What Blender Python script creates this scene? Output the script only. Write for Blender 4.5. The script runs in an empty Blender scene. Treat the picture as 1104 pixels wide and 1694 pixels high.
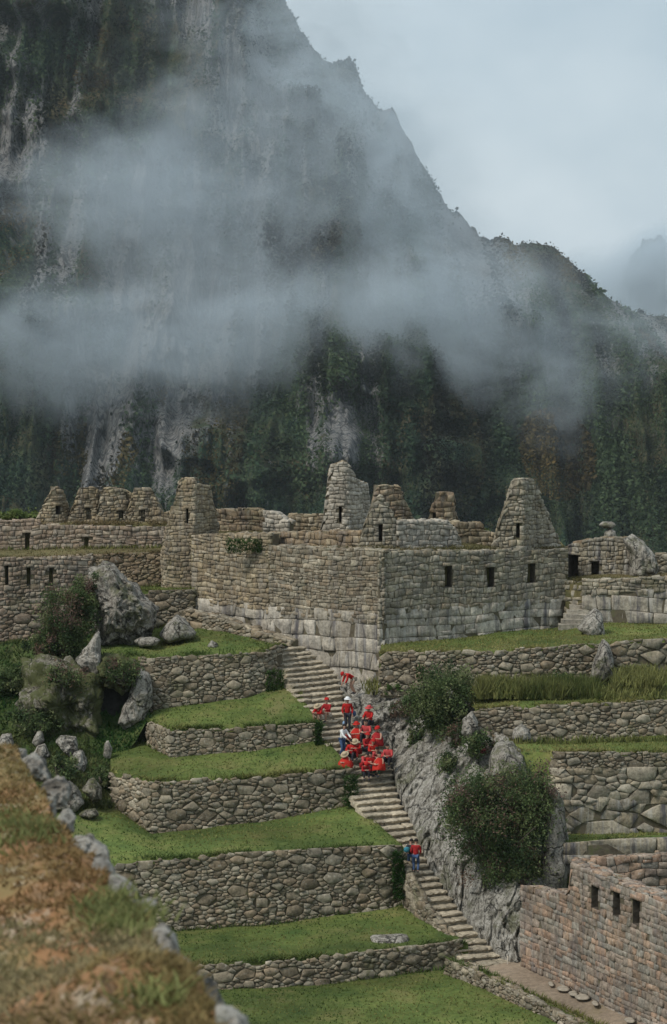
import bpy, math, random
import numpy as np
from mathutils import Vector

# ------------------------------------------------------------------ camera, sky, sun, exposure
SC = bpy.context.scene
C = SC.collection
CAMZ = 26.0
F = 4000.0
PITCH = math.atan((847 - 600) / F)
cam = bpy.data.cameras.new('camera')
cam_o = bpy.data.objects.new('camera', cam); C.objects.link(cam_o)
cam_o.location = (0, 0, CAMZ)
cam_o.rotation_euler = (math.pi / 2 - PITCH, 0, 0)
cam.sensor_fit = 'VERTICAL'; cam.sensor_height = 36; cam.sensor_width = 24
cam.lens = F / 1694 * 36
cam.clip_start = 0.5; cam.clip_end = 12000
cam.dof.use_dof = True; cam.dof.focus_distance = 104; cam.dof.aperture_fstop = 6.3
SC.camera = cam_o

SUN_EL, SUN_AZ = math.radians(50), math.radians(-128)   # azimuth from +Y, clockwise towards +X
W = bpy.data.worlds.new('World'); SC.world = W; W.use_nodes = True
wn = W.node_tree.nodes; wl = W.node_tree.links; wn.clear()
sky = wn.new('ShaderNodeTexSky'); sky.sky_type = 'NISHITA'; sky.sun_disc = False
sky.sun_elevation = SUN_EL; sky.sun_rotation = SUN_AZ; sky.air_density = 1.5; sky.dust_density = 3
bg1 = wn.new('ShaderNodeBackground'); bg1.inputs[1].default_value = 0.10
wl.new(sky.outputs[0], bg1.inputs[0])
tc = wn.new('ShaderNodeTexCoord'); mp = wn.new('ShaderNodeMapping')
mp.inputs['Scale'].default_value = (3.2, 3.2, 5.0)
nz = wn.new('ShaderNodeTexNoise'); nz.inputs['Scale'].default_value = 1.0; nz.inputs['Detail'].default_value = 5
nz.inputs['Roughness'].default_value = .5
mp.inputs['Location'].default_value = (.35, .2, .6)
cr = wn.new('ShaderNodeValToRGB')
cr.color_ramp.elements[0].position = .40; cr.color_ramp.elements[0].color = (.34, .44, .52, 1)
cr.color_ramp.elements[1].position = .68; cr.color_ramp.elements[1].color = (.67, .74, .78, 1)
bg2 = wn.new('ShaderNodeBackground'); bg2.inputs[1].default_value = 1.0
mx = wn.new('ShaderNodeMixShader'); mx.inputs[0].default_value = 0.9
wo = wn.new('ShaderNodeOutputWorld')
wl.new(tc.outputs['Generated'], mp.inputs[0]); wl.new(mp.outputs[0], nz.inputs[0])
wl.new(nz.outputs[0], cr.inputs[0]); wl.new(cr.outputs[0], bg2.inputs[0])
wl.new(bg1.outputs[0], mx.inputs[1]); wl.new(bg2.outputs[0], mx.inputs[2]); wl.new(mx.outputs[0], wo.inputs[0])

sun = bpy.data.lights.new('sun', 'SUN'); sun.energy = 2.0; sun.angle = math.radians(12); sun.color = (1, .95, .86)
sun_o = bpy.data.objects.new('sun', sun); C.objects.link(sun_o)
sd = Vector((math.sin(SUN_AZ) * math.cos(SUN_EL), math.cos(SUN_AZ) * math.cos(SUN_EL), math.sin(SUN_EL)))
sun_o.rotation_euler = (-sd).to_track_quat('-Z', 'Y').to_euler(); sun_o.location = (-60, 20, 80)
SC.view_settings.view_transform = 'Standard'; SC.view_settings.look = 'None'
SC.view_settings.exposure = 0.3; SC.view_settings.gamma = 1
SC.render.engine = 'CYCLES'
SC.cycles.use_denoising = True
SC.cycles.max_bounces = 5; SC.cycles.diffuse_bounces = 2; SC.cycles.glossy_bounces = 1
SC.cycles.transparent_max_bounces = 8; SC.cycles.volume_bounces = 2
SC.cycles.volume_step_rate = 0.6; SC.cycles.volume_max_steps = 64

# ------------------------------------------------------------------ projection helpers
CP, SP = math.cos(PITCH), math.sin(PITCH)
def P(px, py, D):
    """the point seen at photograph position (px, py) at distance D in front of the viewpoint"""
    px = np.asarray(px, float); py = np.asarray(py, float); D = np.asarray(D, float)
    xc = (px - 552) / F; yc = -(py - 847) / F
    dy = CP + yc * SP; dz = -SP + yc * CP
    t = D / dy
    return np.stack(np.broadcast_arrays(xc * t, D, CAMZ + dz * t), -1)
def proj(p):
    x, y, z = p[..., 0], p[..., 1], p[..., 2] - CAMZ
    d = y * CP - z * SP; u = y * SP + z * CP
    return 552 + F * x / d, 847 - F * u / d

# ------------------------------------------------------------------ numpy noise
def _h(ix, iy, iz, seed):
    n = (ix * 374761393 + iy * 668265263 + iz * 2147483647 + seed * 1274126177) & 0xffffffff
    n = ((n ^ (n >> 13)) * 1274126177) & 0xffffffff
    n = ((n ^ (n >> 16)) * 2246822519) & 0xffffffff
    return ((n >> 8) & 0xffff) / 65535.0
def vnoise(x, y, z=0, seed=0):
    x, y, z = np.broadcast_arrays(np.asarray(x, float), np.asarray(y, float), np.asarray(z, float))
    xi, yi, zi = np.floor(x).astype(np.int64), np.floor(y).astype(np.int64), np.floor(z).astype(np.int64)
    fx, fy, fz = x - xi, y - yi, z - zi
    fx, fy, fz = [f * f * (3 - 2 * f) for f in (fx, fy, fz)]
    r = 0
    for a in (0, 1):
        for b in (0, 1):
            for c in (0, 1):
                w = (fx if a else 1 - fx) * (fy if b else 1 - fy) * (fz if c else 1 - fz)
                r = r + w * _h(xi + a, yi + b, zi + c, seed)
    return r * 2 - 1
def fbm(x, y, z=0, seed=0, oct=4, gain=.5):
    r, a, f = 0, 1, 1
    for k in range(oct):
        r = r + a * vnoise(np.asarray(x) * f, np.asarray(y) * f, np.asarray(z) * f, seed + k * 7); a *= gain; f *= 2.03
    return r
def ridge(x, y, z=0, seed=0, oct=4):
    r, a, f = 0, 1, 1
    for k in range(oct):
        r = r + a * (1 - np.abs(vnoise(np.asarray(x) * f, np.asarray(y) * f, np.asarray(z) * f, seed + k * 11)) * 2); a *= .5; f *= 2.1
    return r

# ------------------------------------------------------------------ object helpers
ORG = {}
def thing(name, label, cat, loc, group=None, rotz=0, scale=1):
    o = bpy.data.objects.new(name, None); C.objects.link(o)
    o.location = loc; o.rotation_euler = (0, 0, rotz); o.scale = (scale,) * 3
    o.empty_display_size = .3
    o['label'] = label; o['category'] = cat
    if group: o['group'] = group
    ORG[o.name] = np.array(loc, float)
    return o
def tag(o, label=None, cat=None, group=None, kind=None):
    if label: o['label'] = label
    if cat: o['category'] = cat
    if group: o['group'] = group
    if kind: o['kind'] = kind
    return o
def mk(name, V, Fc, mat, parent=None, local=False, tint=None, smooth=True, extra=None):
    """one mesh object; V in world metres unless local. Fc: list of int arrays (n,k) or list of tuples"""
    V = np.asarray(V, float)
    me = bpy.data.meshes.new(name)
    arrs = Fc if isinstance(Fc, list) and len(Fc) and isinstance(Fc[0], np.ndarray) else None
    if local: org = np.zeros(3)
    elif parent is not None: org = ORG[parent.name]
    else:
        org = np.array([(V[:, 0].min() + V[:, 0].max()) / 2, (V[:, 1].min() + V[:, 1].max()) / 2, V[:, 2].min()])
    V = V - org
    if arrs is None:
        me.from_pydata(V.tolist(), [], Fc)
    else:
        me.vertices.add(len(V)); me.vertices.foreach_set('co', V.astype(np.float32).ravel())
        li = np.concatenate([a.ravel() for a in arrs]); tot = np.concatenate([np.full(len(a), a.shape[1]) for a in arrs])
        st = np.concatenate([[0], np.cumsum(tot)[:-1]])
        me.loops.add(len(li)); me.loops.foreach_set('vertex_index', li.astype(np.int32))
        me.polygons.add(len(tot)); me.polygons.foreach_set('loop_start', st.astype(np.int32))
        me.polygons.foreach_set('loop_total', tot.astype(np.int32))
        me.update(calc_edges=True)
    if smooth: me.polygons.foreach_set('use_smooth', np.ones(len(me.polygons), bool))
    if tint is not None:
        t = np.asarray(tint, np.float32)
        if t.ndim == 1: t = np.repeat(t[None, :3], len(V), 0)
        a = me.color_attributes.new('tint', 'FLOAT_COLOR', 'POINT')
        a.data.foreach_set('color', np.concatenate([t[:, :3], np.ones((len(V), 1), np.float32)], 1).ravel())
    if extra:
        for k, v in extra.items():
            a = me.attributes.new(k, 'FLOAT', 'POINT'); a.data.foreach_set('value', np.asarray(v, np.float32))
    me.materials.append(mat)
    o = bpy.data.objects.new(name, me); C.objects.link(o)
    if parent is not None:
        o.parent = parent; ORG[o.name] = org
    elif not local:
        o.location = org; ORG[o.name] = org
    return o
def gridfaces(nv, nu, off=0, wrap=False):
    i = np.arange(nv - 1)[:, None]; j = np.arange(nu if wrap else nu - 1)[None, :]
    j2 = (j + 1) % nu
    a = i * nu + j; b = i * nu + j2
    return (np.stack([a, b, b + nu, a + nu], -1).reshape(-1, 4) + off)
def tubes(chains, n=6):
    """chains: list of (points (k,3), radii (k,)) -> V, F"""
    Vs, Fs, off = [], [], 0
    for pts, rad in chains:
        pts = np.asarray(pts, float); k = len(pts); rad = np.broadcast_to(np.asarray(rad, float), (k,))
        d = np.gradient(pts, axis=0); d /= np.linalg.norm(d, axis=1)[:, None] + 1e-9
        ref = np.where(np.abs(d[:, 2:3]) > .9, np.array([[1., 0, 0]]), np.array([[0, 0, 1.]]))
        a = np.cross(d, ref); a /= np.linalg.norm(a, axis=1)[:, None] + 1e-9; b = np.cross(d, a)
        th = np.linspace(0, 2 * math.pi, n, endpoint=False)
        ring = pts[:, None] + rad[:, None, None] * (a[:, None] * np.cos(th)[None, :, None] + b[:, None] * np.sin(th)[None, :, None])
        V = np.concatenate([ring.reshape(-1, 3), pts[:1], pts[-1:]]); Vs.append(V)
        Fs.append(gridfaces(k, n, off, True))
        t = np.arange(n); t2 = (t + 1) % n
        c0 = off + k * n; base = off + (k - 1) * n
        q1 = np.stack([off + t2, off + t, np.full(n, c0)], -1); q2 = np.stack([base + t, base + t2, np.full(n, c0 + 1)], -1)
        Fs.append(q1); Fs.append(q2); off += len(V)
    return np.concatenate(Vs), Fs

# ------------------------------------------------------------------ materials
class NT:
    def __init__(s, name):
        s.m = bpy.data.materials.new(name); s.m.use_nodes = True; s.t = s.m.node_tree; s.n = s.t.nodes; s.n.clear()
        s.out = s.n.new('ShaderNodeOutputMaterial')
    def new(s, t, **kw):
        n = s.n.new(t)
        for k, v in kw.items():
            if k.startswith('i_'): n.inputs[k[2:].replace('_', ' ')].default_value = v
            else: setattr(n, k, v)
        return n
    def ln(s, a, b): s.t.links.new(a, b)
    def coord(s, scale=(1, 1, 1), kind='Position'):
        if kind == 'Position': c = s.new('ShaderNodeNewGeometry').outputs['Position']
        else: c = s.new('ShaderNodeTexCoord').outputs[kind]
        m = s.new('ShaderNodeMapping'); m.inputs['Scale'].default_value = scale; s.ln(c, m.inputs[0]); return m.outputs[0]
    def noise(s, vec, scale, detail=4, rough=.55, dist=0):
        n = s.new('ShaderNodeTexNoise'); n.inputs['Scale'].default_value = scale; n.inputs['Detail'].default_value = detail
        n.inputs['Roughness'].default_value = rough; n.inputs['Distortion'].default_value = dist
        s.ln(vec, n.inputs['Vector']); return n.outputs[0]
    def ramp(s, fac, stops, interp='LINEAR'):
        r = s.new('ShaderNodeValToRGB'); e = r.color_ramp.elements; r.color_ramp.interpolation = interp
        while len(e) < len(stops): e.new(.5)
        for k, (p, c) in enumerate(stops):
            e[k].position = p; e[k].color = (c, c, c, 1) if isinstance(c, (int, float)) else (*c, 1)
        s.ln(fac, r.inputs[0]); return r.outputs[0]
    def mix(s, a, b, fac, mode='MIX'):
        m = s.new('ShaderNodeMix'); m.data_type = 'RGBA'; m.blend_type = mode
        for ix, v in ((0, fac), (6, a), (7, b)):
            sock = m.inputs[ix]
            if isinstance(v, (int, float)): sock.default_value = v if ix == 0 else (v, v, v, 1)
            elif isinstance(v, tuple): sock.default_value = (*v, 1)
            else: s.ln(v, sock)
        return m.outputs[2]
    def math(s, op, a, b=0.0, clamp=False):
        m = s.new('ShaderNodeMath'); m.operation = op; m.use_clamp = clamp
        for k, v in enumerate((a, b)):
            if isinstance(v, (int, float)): m.inputs[k].default_value = v
            else: s.ln(v, m.inputs[k])
        return m.outputs[0]
    def attr(s, name, out=0):
        a = s.new('ShaderNodeAttribute'); a.attribute_name = name; return a.outputs[out]
    def finish(s, col, rough=.9, height=None, bdist=.02, bstr=.6, spec=.2, trans=0):
        b = s.new('ShaderNodeBsdfPrincipled'); b.inputs['Roughness'].default_value = rough
        b.inputs['Specular IOR Level'].default_value = spec
        if isinstance(col, tuple): b.inputs['Base Color'].default_value = (*col, 1)
        else: s.ln(col, b.inputs['Base Color'])
        if height is not None:
            bp = s.new('ShaderNodeBump'); bp.inputs['Distance'].default_value = bdist; bp.inputs['Strength'].default_value = bstr
            s.ln(height, bp.inputs['Height']); s.ln(bp.outputs[0], b.inputs['Normal'])
        sh = b.outputs[0]
        if trans:
            tr = s.new('ShaderNodeBsdfTranslucent')
            if isinstance(col, tuple): tr.inputs[0].default_value = (*col, 1)
            else: s.ln(col, tr.inputs[0])
            ms = s.new('ShaderNodeMixShader'); ms.inputs[0].default_value = trans
            s.ln(sh, ms.inputs[1]); s.ln(tr.outputs[0], ms.inputs[2]); sh = ms.outputs[0]
        s.ln(sh, s.out.inputs[0]); return s.m

def stone_mat(name, lichen=.35, stain=.0, moss=.25, warm=None):
    t = NT(name); v = t.coord(); tint = t.attr('tint')
    n1 = t.noise(v, 6, 7, .72); n2 = t.noise(v, .9, 5, .6)
    c = t.mix(tint, t.ramp(n1, [(.32, .45), (.68, 1.4)]), 1, 'MULTIPLY')
    c = t.mix(c, t.ramp(n2, [(.3, .66), (.7, 1.22)]), 1, 'MULTIPLY')
    n3 = t.noise(v, 7.5, 3, .7)
    c = t.mix(c, (.52, .52, .48), t.math('MULTIPLY', t.ramp(n3, [(.58, 0), (.7, 1)]), lichen))
    if stain:
        vs = t.coord((2.2, 2.2, .16)); n4 = t.noise(vs, 1.0, 5, .65)
        c = t.mix(c, (.085, .08, .09), t.math('MULTIPLY', t.ramp(n4, [(.5, 0), (.64, 1)]), stain))
        vs2 = t.coord((5, 5, .3)); n6 = t.noise(vs2, 1.0, 4, .6)
        c = t.mix(c, (.5, .49, .46), t.math('MULTIPLY', t.ramp(n6, [(.52, 0), (.66, 1)]), stain * .4))
    if moss:
        n5 = t.noise(v, .8, 5, .7)
        c = t.mix(c, (.085, .095, .04), t.math('MULTIPLY', t.ramp(n5, [(.55, 0), (.72, 1)]), moss))
    return t.finish(c, .92, n1, .05, .7)
M_RUB = stone_mat('rubble_stone', .35, 0, .6)
M_FINE = stone_mat('coursed_stone', .3, .3, .4)
M_ASH = stone_mat('fitted_stone', .25, .9, .1)
M_RED = stone_mat('pink_fitted_stone', .3, .38, .15)
M_STEP = stone_mat('step_stone', .35, 0, .25)
def core_mat():
    t = NT('earth_core'); v = t.coord(); n = t.noise(v, 2.5, 5, .65)
    return t.finish(t.ramp(n, [(.3, (.075, .06, .042)), (.55, (.13, .11, .075)), (.75, (.11, .12, .05))]), .95, n, .08)
M_CORE = core_mat()
def recess_shade_mat():
    t = NT('recess_shade_stone'); v = t.coord(); n = t.noise(v, 5, 4, .6)
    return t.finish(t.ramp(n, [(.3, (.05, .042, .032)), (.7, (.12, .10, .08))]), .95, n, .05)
M_REC = recess_shade_mat()  # shade inside windows and niches is put into this stone's dark colour
def grass_mat(name, a, b, c_):
    t = NT(name); v = t.coord(); n = t.noise(v, .55, 6, .68); n2 = t.noise(v, 5, 5, .75); n3 = t.noise(v, .16, 4, .6)
    c = t.mix(t.ramp(n, [(.3, a), (.52, b), (.72, c_)]), t.ramp(n2, [(.3, .68), (.7, 1.3)]), 1, 'MULTIPLY')
    c = t.mix(c, t.ramp(n3, [(.35, .62), (.65, 1.15)]), 1, 'MULTIPLY')
    n4 = t.noise(v, .33, 6, .7); c = t.mix(c, (.19, .155, .075), t.ramp(n4, [(.57, 0), (.72, .7)]))
    return t.finish(c, .95, n2, .06, .7, .1)
M_GRASS = grass_mat('lawn_grass', (.065, .105, .030), (.115, .145, .040), (.19, .175, .066))
M_DRY = grass_mat('dry_grass', (.08, .085, .035), (.14, .12, .055), (.17, .13, .07))
M_ROUGH = grass_mat('rough_ground', (.035, .07, .02), (.07, .095, .03), (.13, .11, .06))
def leaf_mat(name, trans=.25):
    t = NT(name); v = t.coord(); n = t.noise(v, 3, 3, .6)
    return t.finish(t.mix(t.attr('tint'), t.ramp(n, [(.3, .7), (.7, 1.3)]), 1, 'MULTIPLY'), .75, None, trans=trans, spec=.15)
M_LEAF = leaf_mat('leaf'); M_BLADE = leaf_mat('grass_blade', .3)
def rock_mat(name, base=(.20, .19, .175), light=(.37, .355, .325), dark=(.06, .057, .052), moss=.35, streak=(2.2, 2.2, .7)):
    t = NT(name); v = t.coord(); vs = t.coord(streak)
    n1 = t.noise(vs, 1.2, 8, .68, .5); n2 = t.noise(v, 4.5, 6, .72); n3 = t.noise(v, .6, 5, .6); n4 = t.noise(v, 12, 3, .7)
    c = t.ramp(n1, [(.28, dark), (.44, base), (.58, light), (.75, base)])
    c = t.mix(c, light, t.ramp(n2, [(.5, 0), (.62, .8)]))
    c = t.mix(c, dark, t.ramp(n4, [(.36, .9), (.47, 0)]))
    n5 = t.noise(v, 1.6, 6, .75); c = t.mix(c, dark, t.ramp(n5, [(.34, .85), (.44, 0)])); c = t.mix(c, (.15, .12, .085), t.ramp(n5, [(.56, 0), (.7, .6)]))
    wv = t.new('ShaderNodeVectorMath'); wv.operation = 'ADD'; wn_ = t.new('ShaderNodeTexNoise'); wn_.inputs['Scale'].default_value = 1.3; wn_.inputs['Detail'].default_value = 5; t.ln(v, wn_.inputs['Vector']); t.ln(wn_.outputs['Color'], wv.inputs[0]); t.ln(t.coord((.9, .9, .55)), wv.inputs[1])
    vo = t.new('ShaderNodeTexVoronoi'); vo.feature = 'DISTANCE_TO_EDGE'; vo.inputs['Scale'].default_value = 1.0; t.ln(wv.outputs[0], vo.inputs['Vector'])
    crk = t.ramp(vo.outputs['Distance'], [(.0, 1), (.035, 0)]); c = t.mix(c, (.035, .032, .028), t.math('MULTIPLY', crk, .85))
    c = t.mix(c, (.085, .09, .038), t.math('MULTIPLY', t.ramp(t.math('ADD', t.math('MULTIPLY', n3, .62), t.math('MULTIPLY', n2, .38)), [(.63 - .20 * moss, 0), (.69 - .20 * moss, 1)]), min(1, moss * 1.5)))
    h = t.math('SUBTRACT', t.math('ADD', n2, n1), crk)
    return t.finish(c, .92, h, .12, .8)
M_ROCK = rock_mat('lichen_rock', (.17, .15, .125), (.35, .32, .275), (.05, .045, .038), .5)
M_ROCKM = rock_mat('mossy_rock', (.12, .105, .075), (.28, .255, .21), (.035, .032, .025), .95)
M_PALE = rock_mat('pale_rock', (.215, .195, .165), (.40, .37, .32), (.07, .062, .052), .4, (3.5, 3.5, .8))
def plain(name, col, var=.25, sc=6, rough=.85, bd=.02):
    t = NT(name); v = t.coord((1, 1, 1), 'Object'); n = t.noise(v, sc, 4, .6)
    lo = tuple(x * (1 - var) for x in col); hi = tuple(min(1, x * (1 + var)) for x in col)
    return t.finish(t.ramp(n, [(.3, lo), (.7, hi)]), rough, n, bd, .4)
M_BARK = plain('bark', (.12, .10, .08), .4)
M_SAND = grass_mat('sand_path_earth', (.27, .205, .15), (.31, .24, .175), (.33, .265, .20))
M_SLAB = rock_mat('slab_rock', (.20, .185, .155), (.41, .385, .34), (.06, .054, .045), .42, (3.0, 3.0, .8))
M_VOID = plain('cave_shade_rock', (.03, .028, .025), .4)  # near-black colour stands in for the shade inside the cave

# ------------------------------------------------------------------ masonry
def resample(poly, n):
    p = np.vstack([poly, poly[:1]]); d = np.hypot(*np.diff(p, axis=0).T); L = np.concatenate([[0], np.cumsum(d)])
    t = np.linspace(0, L[-1], n, endpoint=False)
    if n <= 14:                      # let the samples fall on the corners
        used = set()
        for c in L[:-1]:
            g = np.abs((t - c + L[-1] / 2) % L[-1] - L[-1] / 2)
            for k in np.argsort(g)[:2]:
                if k not in used: used.add(k); t[k] = c; break
        t = np.sort(t)
    return np.stack([np.interp(t, L, p[:, 0]), np.interp(t, L, p[:, 1])], 1)
def coursed(s0, s1, z0, z1, w, h, rng, wob=.34, split=.1, slope=0):
    rows = [z0 - h * rng.uniform(.1, .6)]
    while rows[-1] < z1 + h: rows.append(rows[-1] + h * rng.uniform(.62, 1.45))
    gp = rng.uniform(0, 6, 3)
    ph = [rng.uniform(0, 6.28, 3) for _ in rows]
    def f(k, s): return rows[k] + slope * (s - s0) + h * wob * (.9 * math.sin(s * .8 + gp[0] + rows[k] * .5) + .5 * math.sin(s * 2.3 / w * .5 + ph[k][0]) + .35 * math.sin(s * 5.1 / w * .4 + ph[k][1]))
    out = []
    for k in range(len(rows) - 1):
        a = s0 - rng.uniform(0, w); ta = tb = 0
        while a < s1:
            b = a + w * (rng.uniform(.5, 1.2) if rng.random() < .75 else rng.uniform(1.2, 1.9)); tb = rng.uniform(-.16, .16) * h
            m = (a + b) / 2
            bl, br, tr, tl = (a - ta, f(k, a)), (b - tb, f(k, b)), (b + tb, f(k + 1, b)), (a + ta, f(k + 1, a))
            bm, tm = (m, f(k, m)), (m, f(k + 1, m))
            if rng.random() < split and rows[k + 1] - rows[k] > h * .95:
                q = rng.uniform(.4, .6); l = (a, bl[1] * (1 - q) + tl[1] * q); r = (b, br[1] * (1 - q) + tr[1] * q)
                out.append(np.array([bl, bm, br, r, l])); out.append(np.array([l, r, tr, tm, tl]))
            else: out.append(np.array([bl, bm, br, tr, tm, tl]))
            a = b; ta = tb
    return out
def clip(poly, nx, ny, c):
    """keep nx*x+ny*y <= c"""
    out = []; n = len(poly)
    for i in range(n):
        p, q = poly[i], poly[(i + 1) % n]
        dp = nx * p[0] + ny * p[1] - c; dq = nx * q[0] + ny * q[1] - c
        if dp <= 0: out.append(p)
        if dp * dq < 0:
            t = dp / (dp - dq); out.append((p[0] + (q[0] - p[0]) * t, p[1] + (q[1] - p[1]) * t))
    return out
def rubble(s0, s1, z0, z1, r, rng, asp=.60, big=.10):
    """irregular stones: weighted cells round scattered seeds"""
    z0, z1 = z0 / asp, z1 / asp
    r = r / asp ** .5; A = (s1 - s0) * (z1 - z0)
    n = int(A / (r * r * .50)) + 80; X = []; Y = []; R = []
    cand = [(2.5, int(A / (r * r) * .03) + 1), (1.7, int(A / (r * r) * .10) + 2), (1.05, int(A / (r * r) * .7) + 10), (.72, int(A / (r * r) * 1.8) + 40), (.46, int(A / (r * r) * 3.6) + 120)]
    cell = r * 2.4; G = {}
    for sz, cnt in cand:
        for _ in range(cnt):
            x, y = rng.uniform(s0, s1), rng.uniform(z0, z1); rr = r * sz * rng.uniform(.85, 1.15)
            gx, gy = math.floor(x / cell), math.floor(y / cell); ok = True
            for i in range(gx - 2, gx + 3):
                for j in range(gy - 2, gy + 3):
                    for k in G.get((i, j), ()):
                        if (X[k] - x) ** 2 + (Y[k] - y) ** 2 < ((R[k] + rr) * .66) ** 2: ok = False; break
                    if not ok: break
                if not ok: break
            if ok: G.setdefault((gx, gy), []).append(len(X)); X.append(x); Y.append(y); R.append(rr)
    Pn = np.stack([X, Y], 1); Rn = np.array(R); out = []
    for i, (x, y) in enumerate(zip(X, Y)):
        ri = R[i]; q = ri * 1.9
        poly = [(x - q, max(z0, y - q)), (x + q, max(z0, y - q)), (x + q, min(z1, y + q)), (x - q, min(z1, y + q))]
        d = np.hypot(Pn[:, 0] - x, Pn[:, 1] - y); nb = np.where((d < ri * 2 + 2.6 * r) & (d > 0))[0]; nb = nb[np.argsort(d[nb])]
        for j in nb[:26]:
            dj = d[j]; nx, ny = (Pn[j, 0] - x) / dj, (Pn[j, 1] - y) / dj
            k = dj / 2 + .5 * (ri * ri - Rn[j] ** 2) / (2 * dj)
            poly = clip(poly, nx, ny, nx * x + ny * y + k)
            if len(poly) < 3: break
        if len(poly) >= 3:
            a = [np.array(q) for q in poly]; m_ = rng.integers(4, 7)
            while len(a) > m_:          # real blocks have few corners
                ar = [abs((a[k][0] - a[k - 1][0]) * (a[(k + 1) % len(a)][1] - a[k - 1][1]) - (a[k][1] - a[k - 1][1]) * (a[(k + 1) % len(a)][0] - a[k - 1][0])) for k in range(len(a))]
                a.pop(int(np.argmin(ar)))
            a = np.array(a); a = a.mean(0) + (a - a.mean(0)) * 1.05; a[:, 1] *= asp; out.append(a)
    return out
RN = np.array([[1.0, -.07], [.98, .6], [.895, .98]])      # ring scale, ring height
def stones_mesh(polys, tints, gap, pr, rng, n=10, flat=.12):
    """polys in wall coordinates -> arrays (S, Z, depth) plus faces and tints"""
    N = len(polys); A = np.array([resample(p, n) for p in polys])
    c = A.mean(1, keepdims=True); d = A - c; L = np.linalg.norm(d, axis=2, keepdims=True)
    d = d * np.clip(1 - gap / np.maximum(L, 1e-6), .3, 1)
    d = d * .5 * .35 + d * (1 - .35 * .5)          # identity kept simple
    sm = (np.roll(d, 1, 1) + np.roll(d, -1, 1)) * .25 + d * .5; d = d * (1 - flat * .5) + sm * flat * .5
    size = np.minimum(np.ptp(A[:, :, 0], 1), np.ptp(A[:, :, 1], 1))
    prs = np.minimum(pr * rng.uniform(.35, 1.6, N), size * .34)
    tiltx, tilty = rng.uniform(-.25, .25, N), rng.uniform(-.25, .25, N)
    S, Z, D = [], [], []
    for k, (sc, h) in enumerate(RN):
        q = c + d * sc
        S.append(q[:, :, 0]); Z.append(q[:, :, 1])
        hh = np.repeat(prs[:, None] * h, n, 1) if k else np.full((N, n), -.07)
        if k: hh = hh + (d[:, :, 0] * tiltx[:, None] + d[:, :, 1] * tilty[:, None]) * (h) * .6 + rng.uniform(-.22, .22, (N, n)) * prs[:, None]
        D.append(hh)
    S.append(c[:, :, 0]); Z.append(c[:, :, 1]); D.append(prs[:, None] * 1.04)
    S, Z, D = [np.concatenate(a, 1) for a in (S, Z, D)]
    m = 3 * n + 1
    t = np.arange(n); t2 = (t + 1) % n
    q = np.concatenate([np.stack([k * n + t, k * n + t2, (k + 1) * n + t2, (k + 1) * n + t], -1) for k in (0, 1)])
    tr = np.stack([2 * n + t, 2 * n + t2, np.full(n, 3 * n)], -1)
    off = (np.arange(N) * m)[:, None, None]
    Fq = (q[None] + off).reshape(-1, 4); Ft = (tr[None] + off).reshape(-1, 3)
    T = np.repeat(np.asarray(tints), m, 0)
    return S.ravel(), Z.ravel(), D.ravel(), Fq, Ft, T
class Plan:
    """a wall's plan line with top and bottom heights; nodes (px, py_top, py_bottom, D), left to right"""
    def __init__(s, nodes):
        s.nodes = nodes
        T = np.array([P(a, b, d) for a, b, c, d in nodes]); B = np.array([P(a, c, d) for a, b, c, d in nodes])
        s.xy = B[:, :2] * .5 + T[:, :2] * .5; s.zt = T[:, 2]; s.zb = B[:, 2]
        seg = np.diff(s.xy, axis=0); L = np.hypot(seg[:, 0], seg[:, 1]); s.s = np.concatenate([[0], np.cumsum(L)]); s.L = s.s[-1]
        nn = np.stack([seg[:, 1], -seg[:, 0]], 1) / L[:, None]
        ks, kn = [0], [nn[0]]
        for i in range(1, len(L)):
            e = min(.14, L[i - 1] * .4, L[i] * .4); ks += [s.s[i] - e, s.s[i] + e]; kn += [nn[i - 1], nn[i]]
        ks.append(s.L); kn.append(nn[-1]); s.ks = np.array(ks); s.kn = np.array(kn)
        s.mn = np.array([nn[0]] + [(nn[i - 1] + nn[i]) / max(.5, 1 + nn[i - 1] @ nn[i]) for i in range(1, len(L))] + [nn[-1]])
        ss = np.arange(-.5, s.L + .5, .02); q = s.xyz(ss, (s.top(ss) + s.bot(ss)) / 2)
        s._ss, s._px = ss, proj(q)[0]
    def top(s, x): return np.interp(x, s.s, s.zt)
    def bot(s, x): return np.interp(x, s.s, s.zb)
    def xyz(s, x, z, d=0):
        X = np.interp(x, s.s, s.xy[:, 0]); Y = np.interp(x, s.s, s.xy[:, 1])
        # run on straight beyond the ends
        e0 = (s.xy[1] - s.xy[0]) / (s.s[1] - s.s[0]); e1 = (s.xy[-1] - s.xy[-2]) / (s.s[-1] - s.s[-2])
        u = np.minimum(x, 0); w = np.maximum(x - s.L, 0)
        X = X + u * e0[0] + w * e1[0]; Y = Y + u * e0[1] + w * e1[1]
        nx = np.interp(x, s.ks, s.kn[:, 0]); ny = np.interp(x, s.ks, s.kn[:, 1]); q = np.hypot(nx, ny)
        return np.stack(np.broadcast_arrays(X + nx / q * d, Y + ny / q * d, z), -1)
    def at(s, px, py):
        x = np.interp(px, s._px, s._ss); p = s.xyz(x, 0); return float(x), float(P(px, py, p[..., 1])[..., 2])
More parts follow.
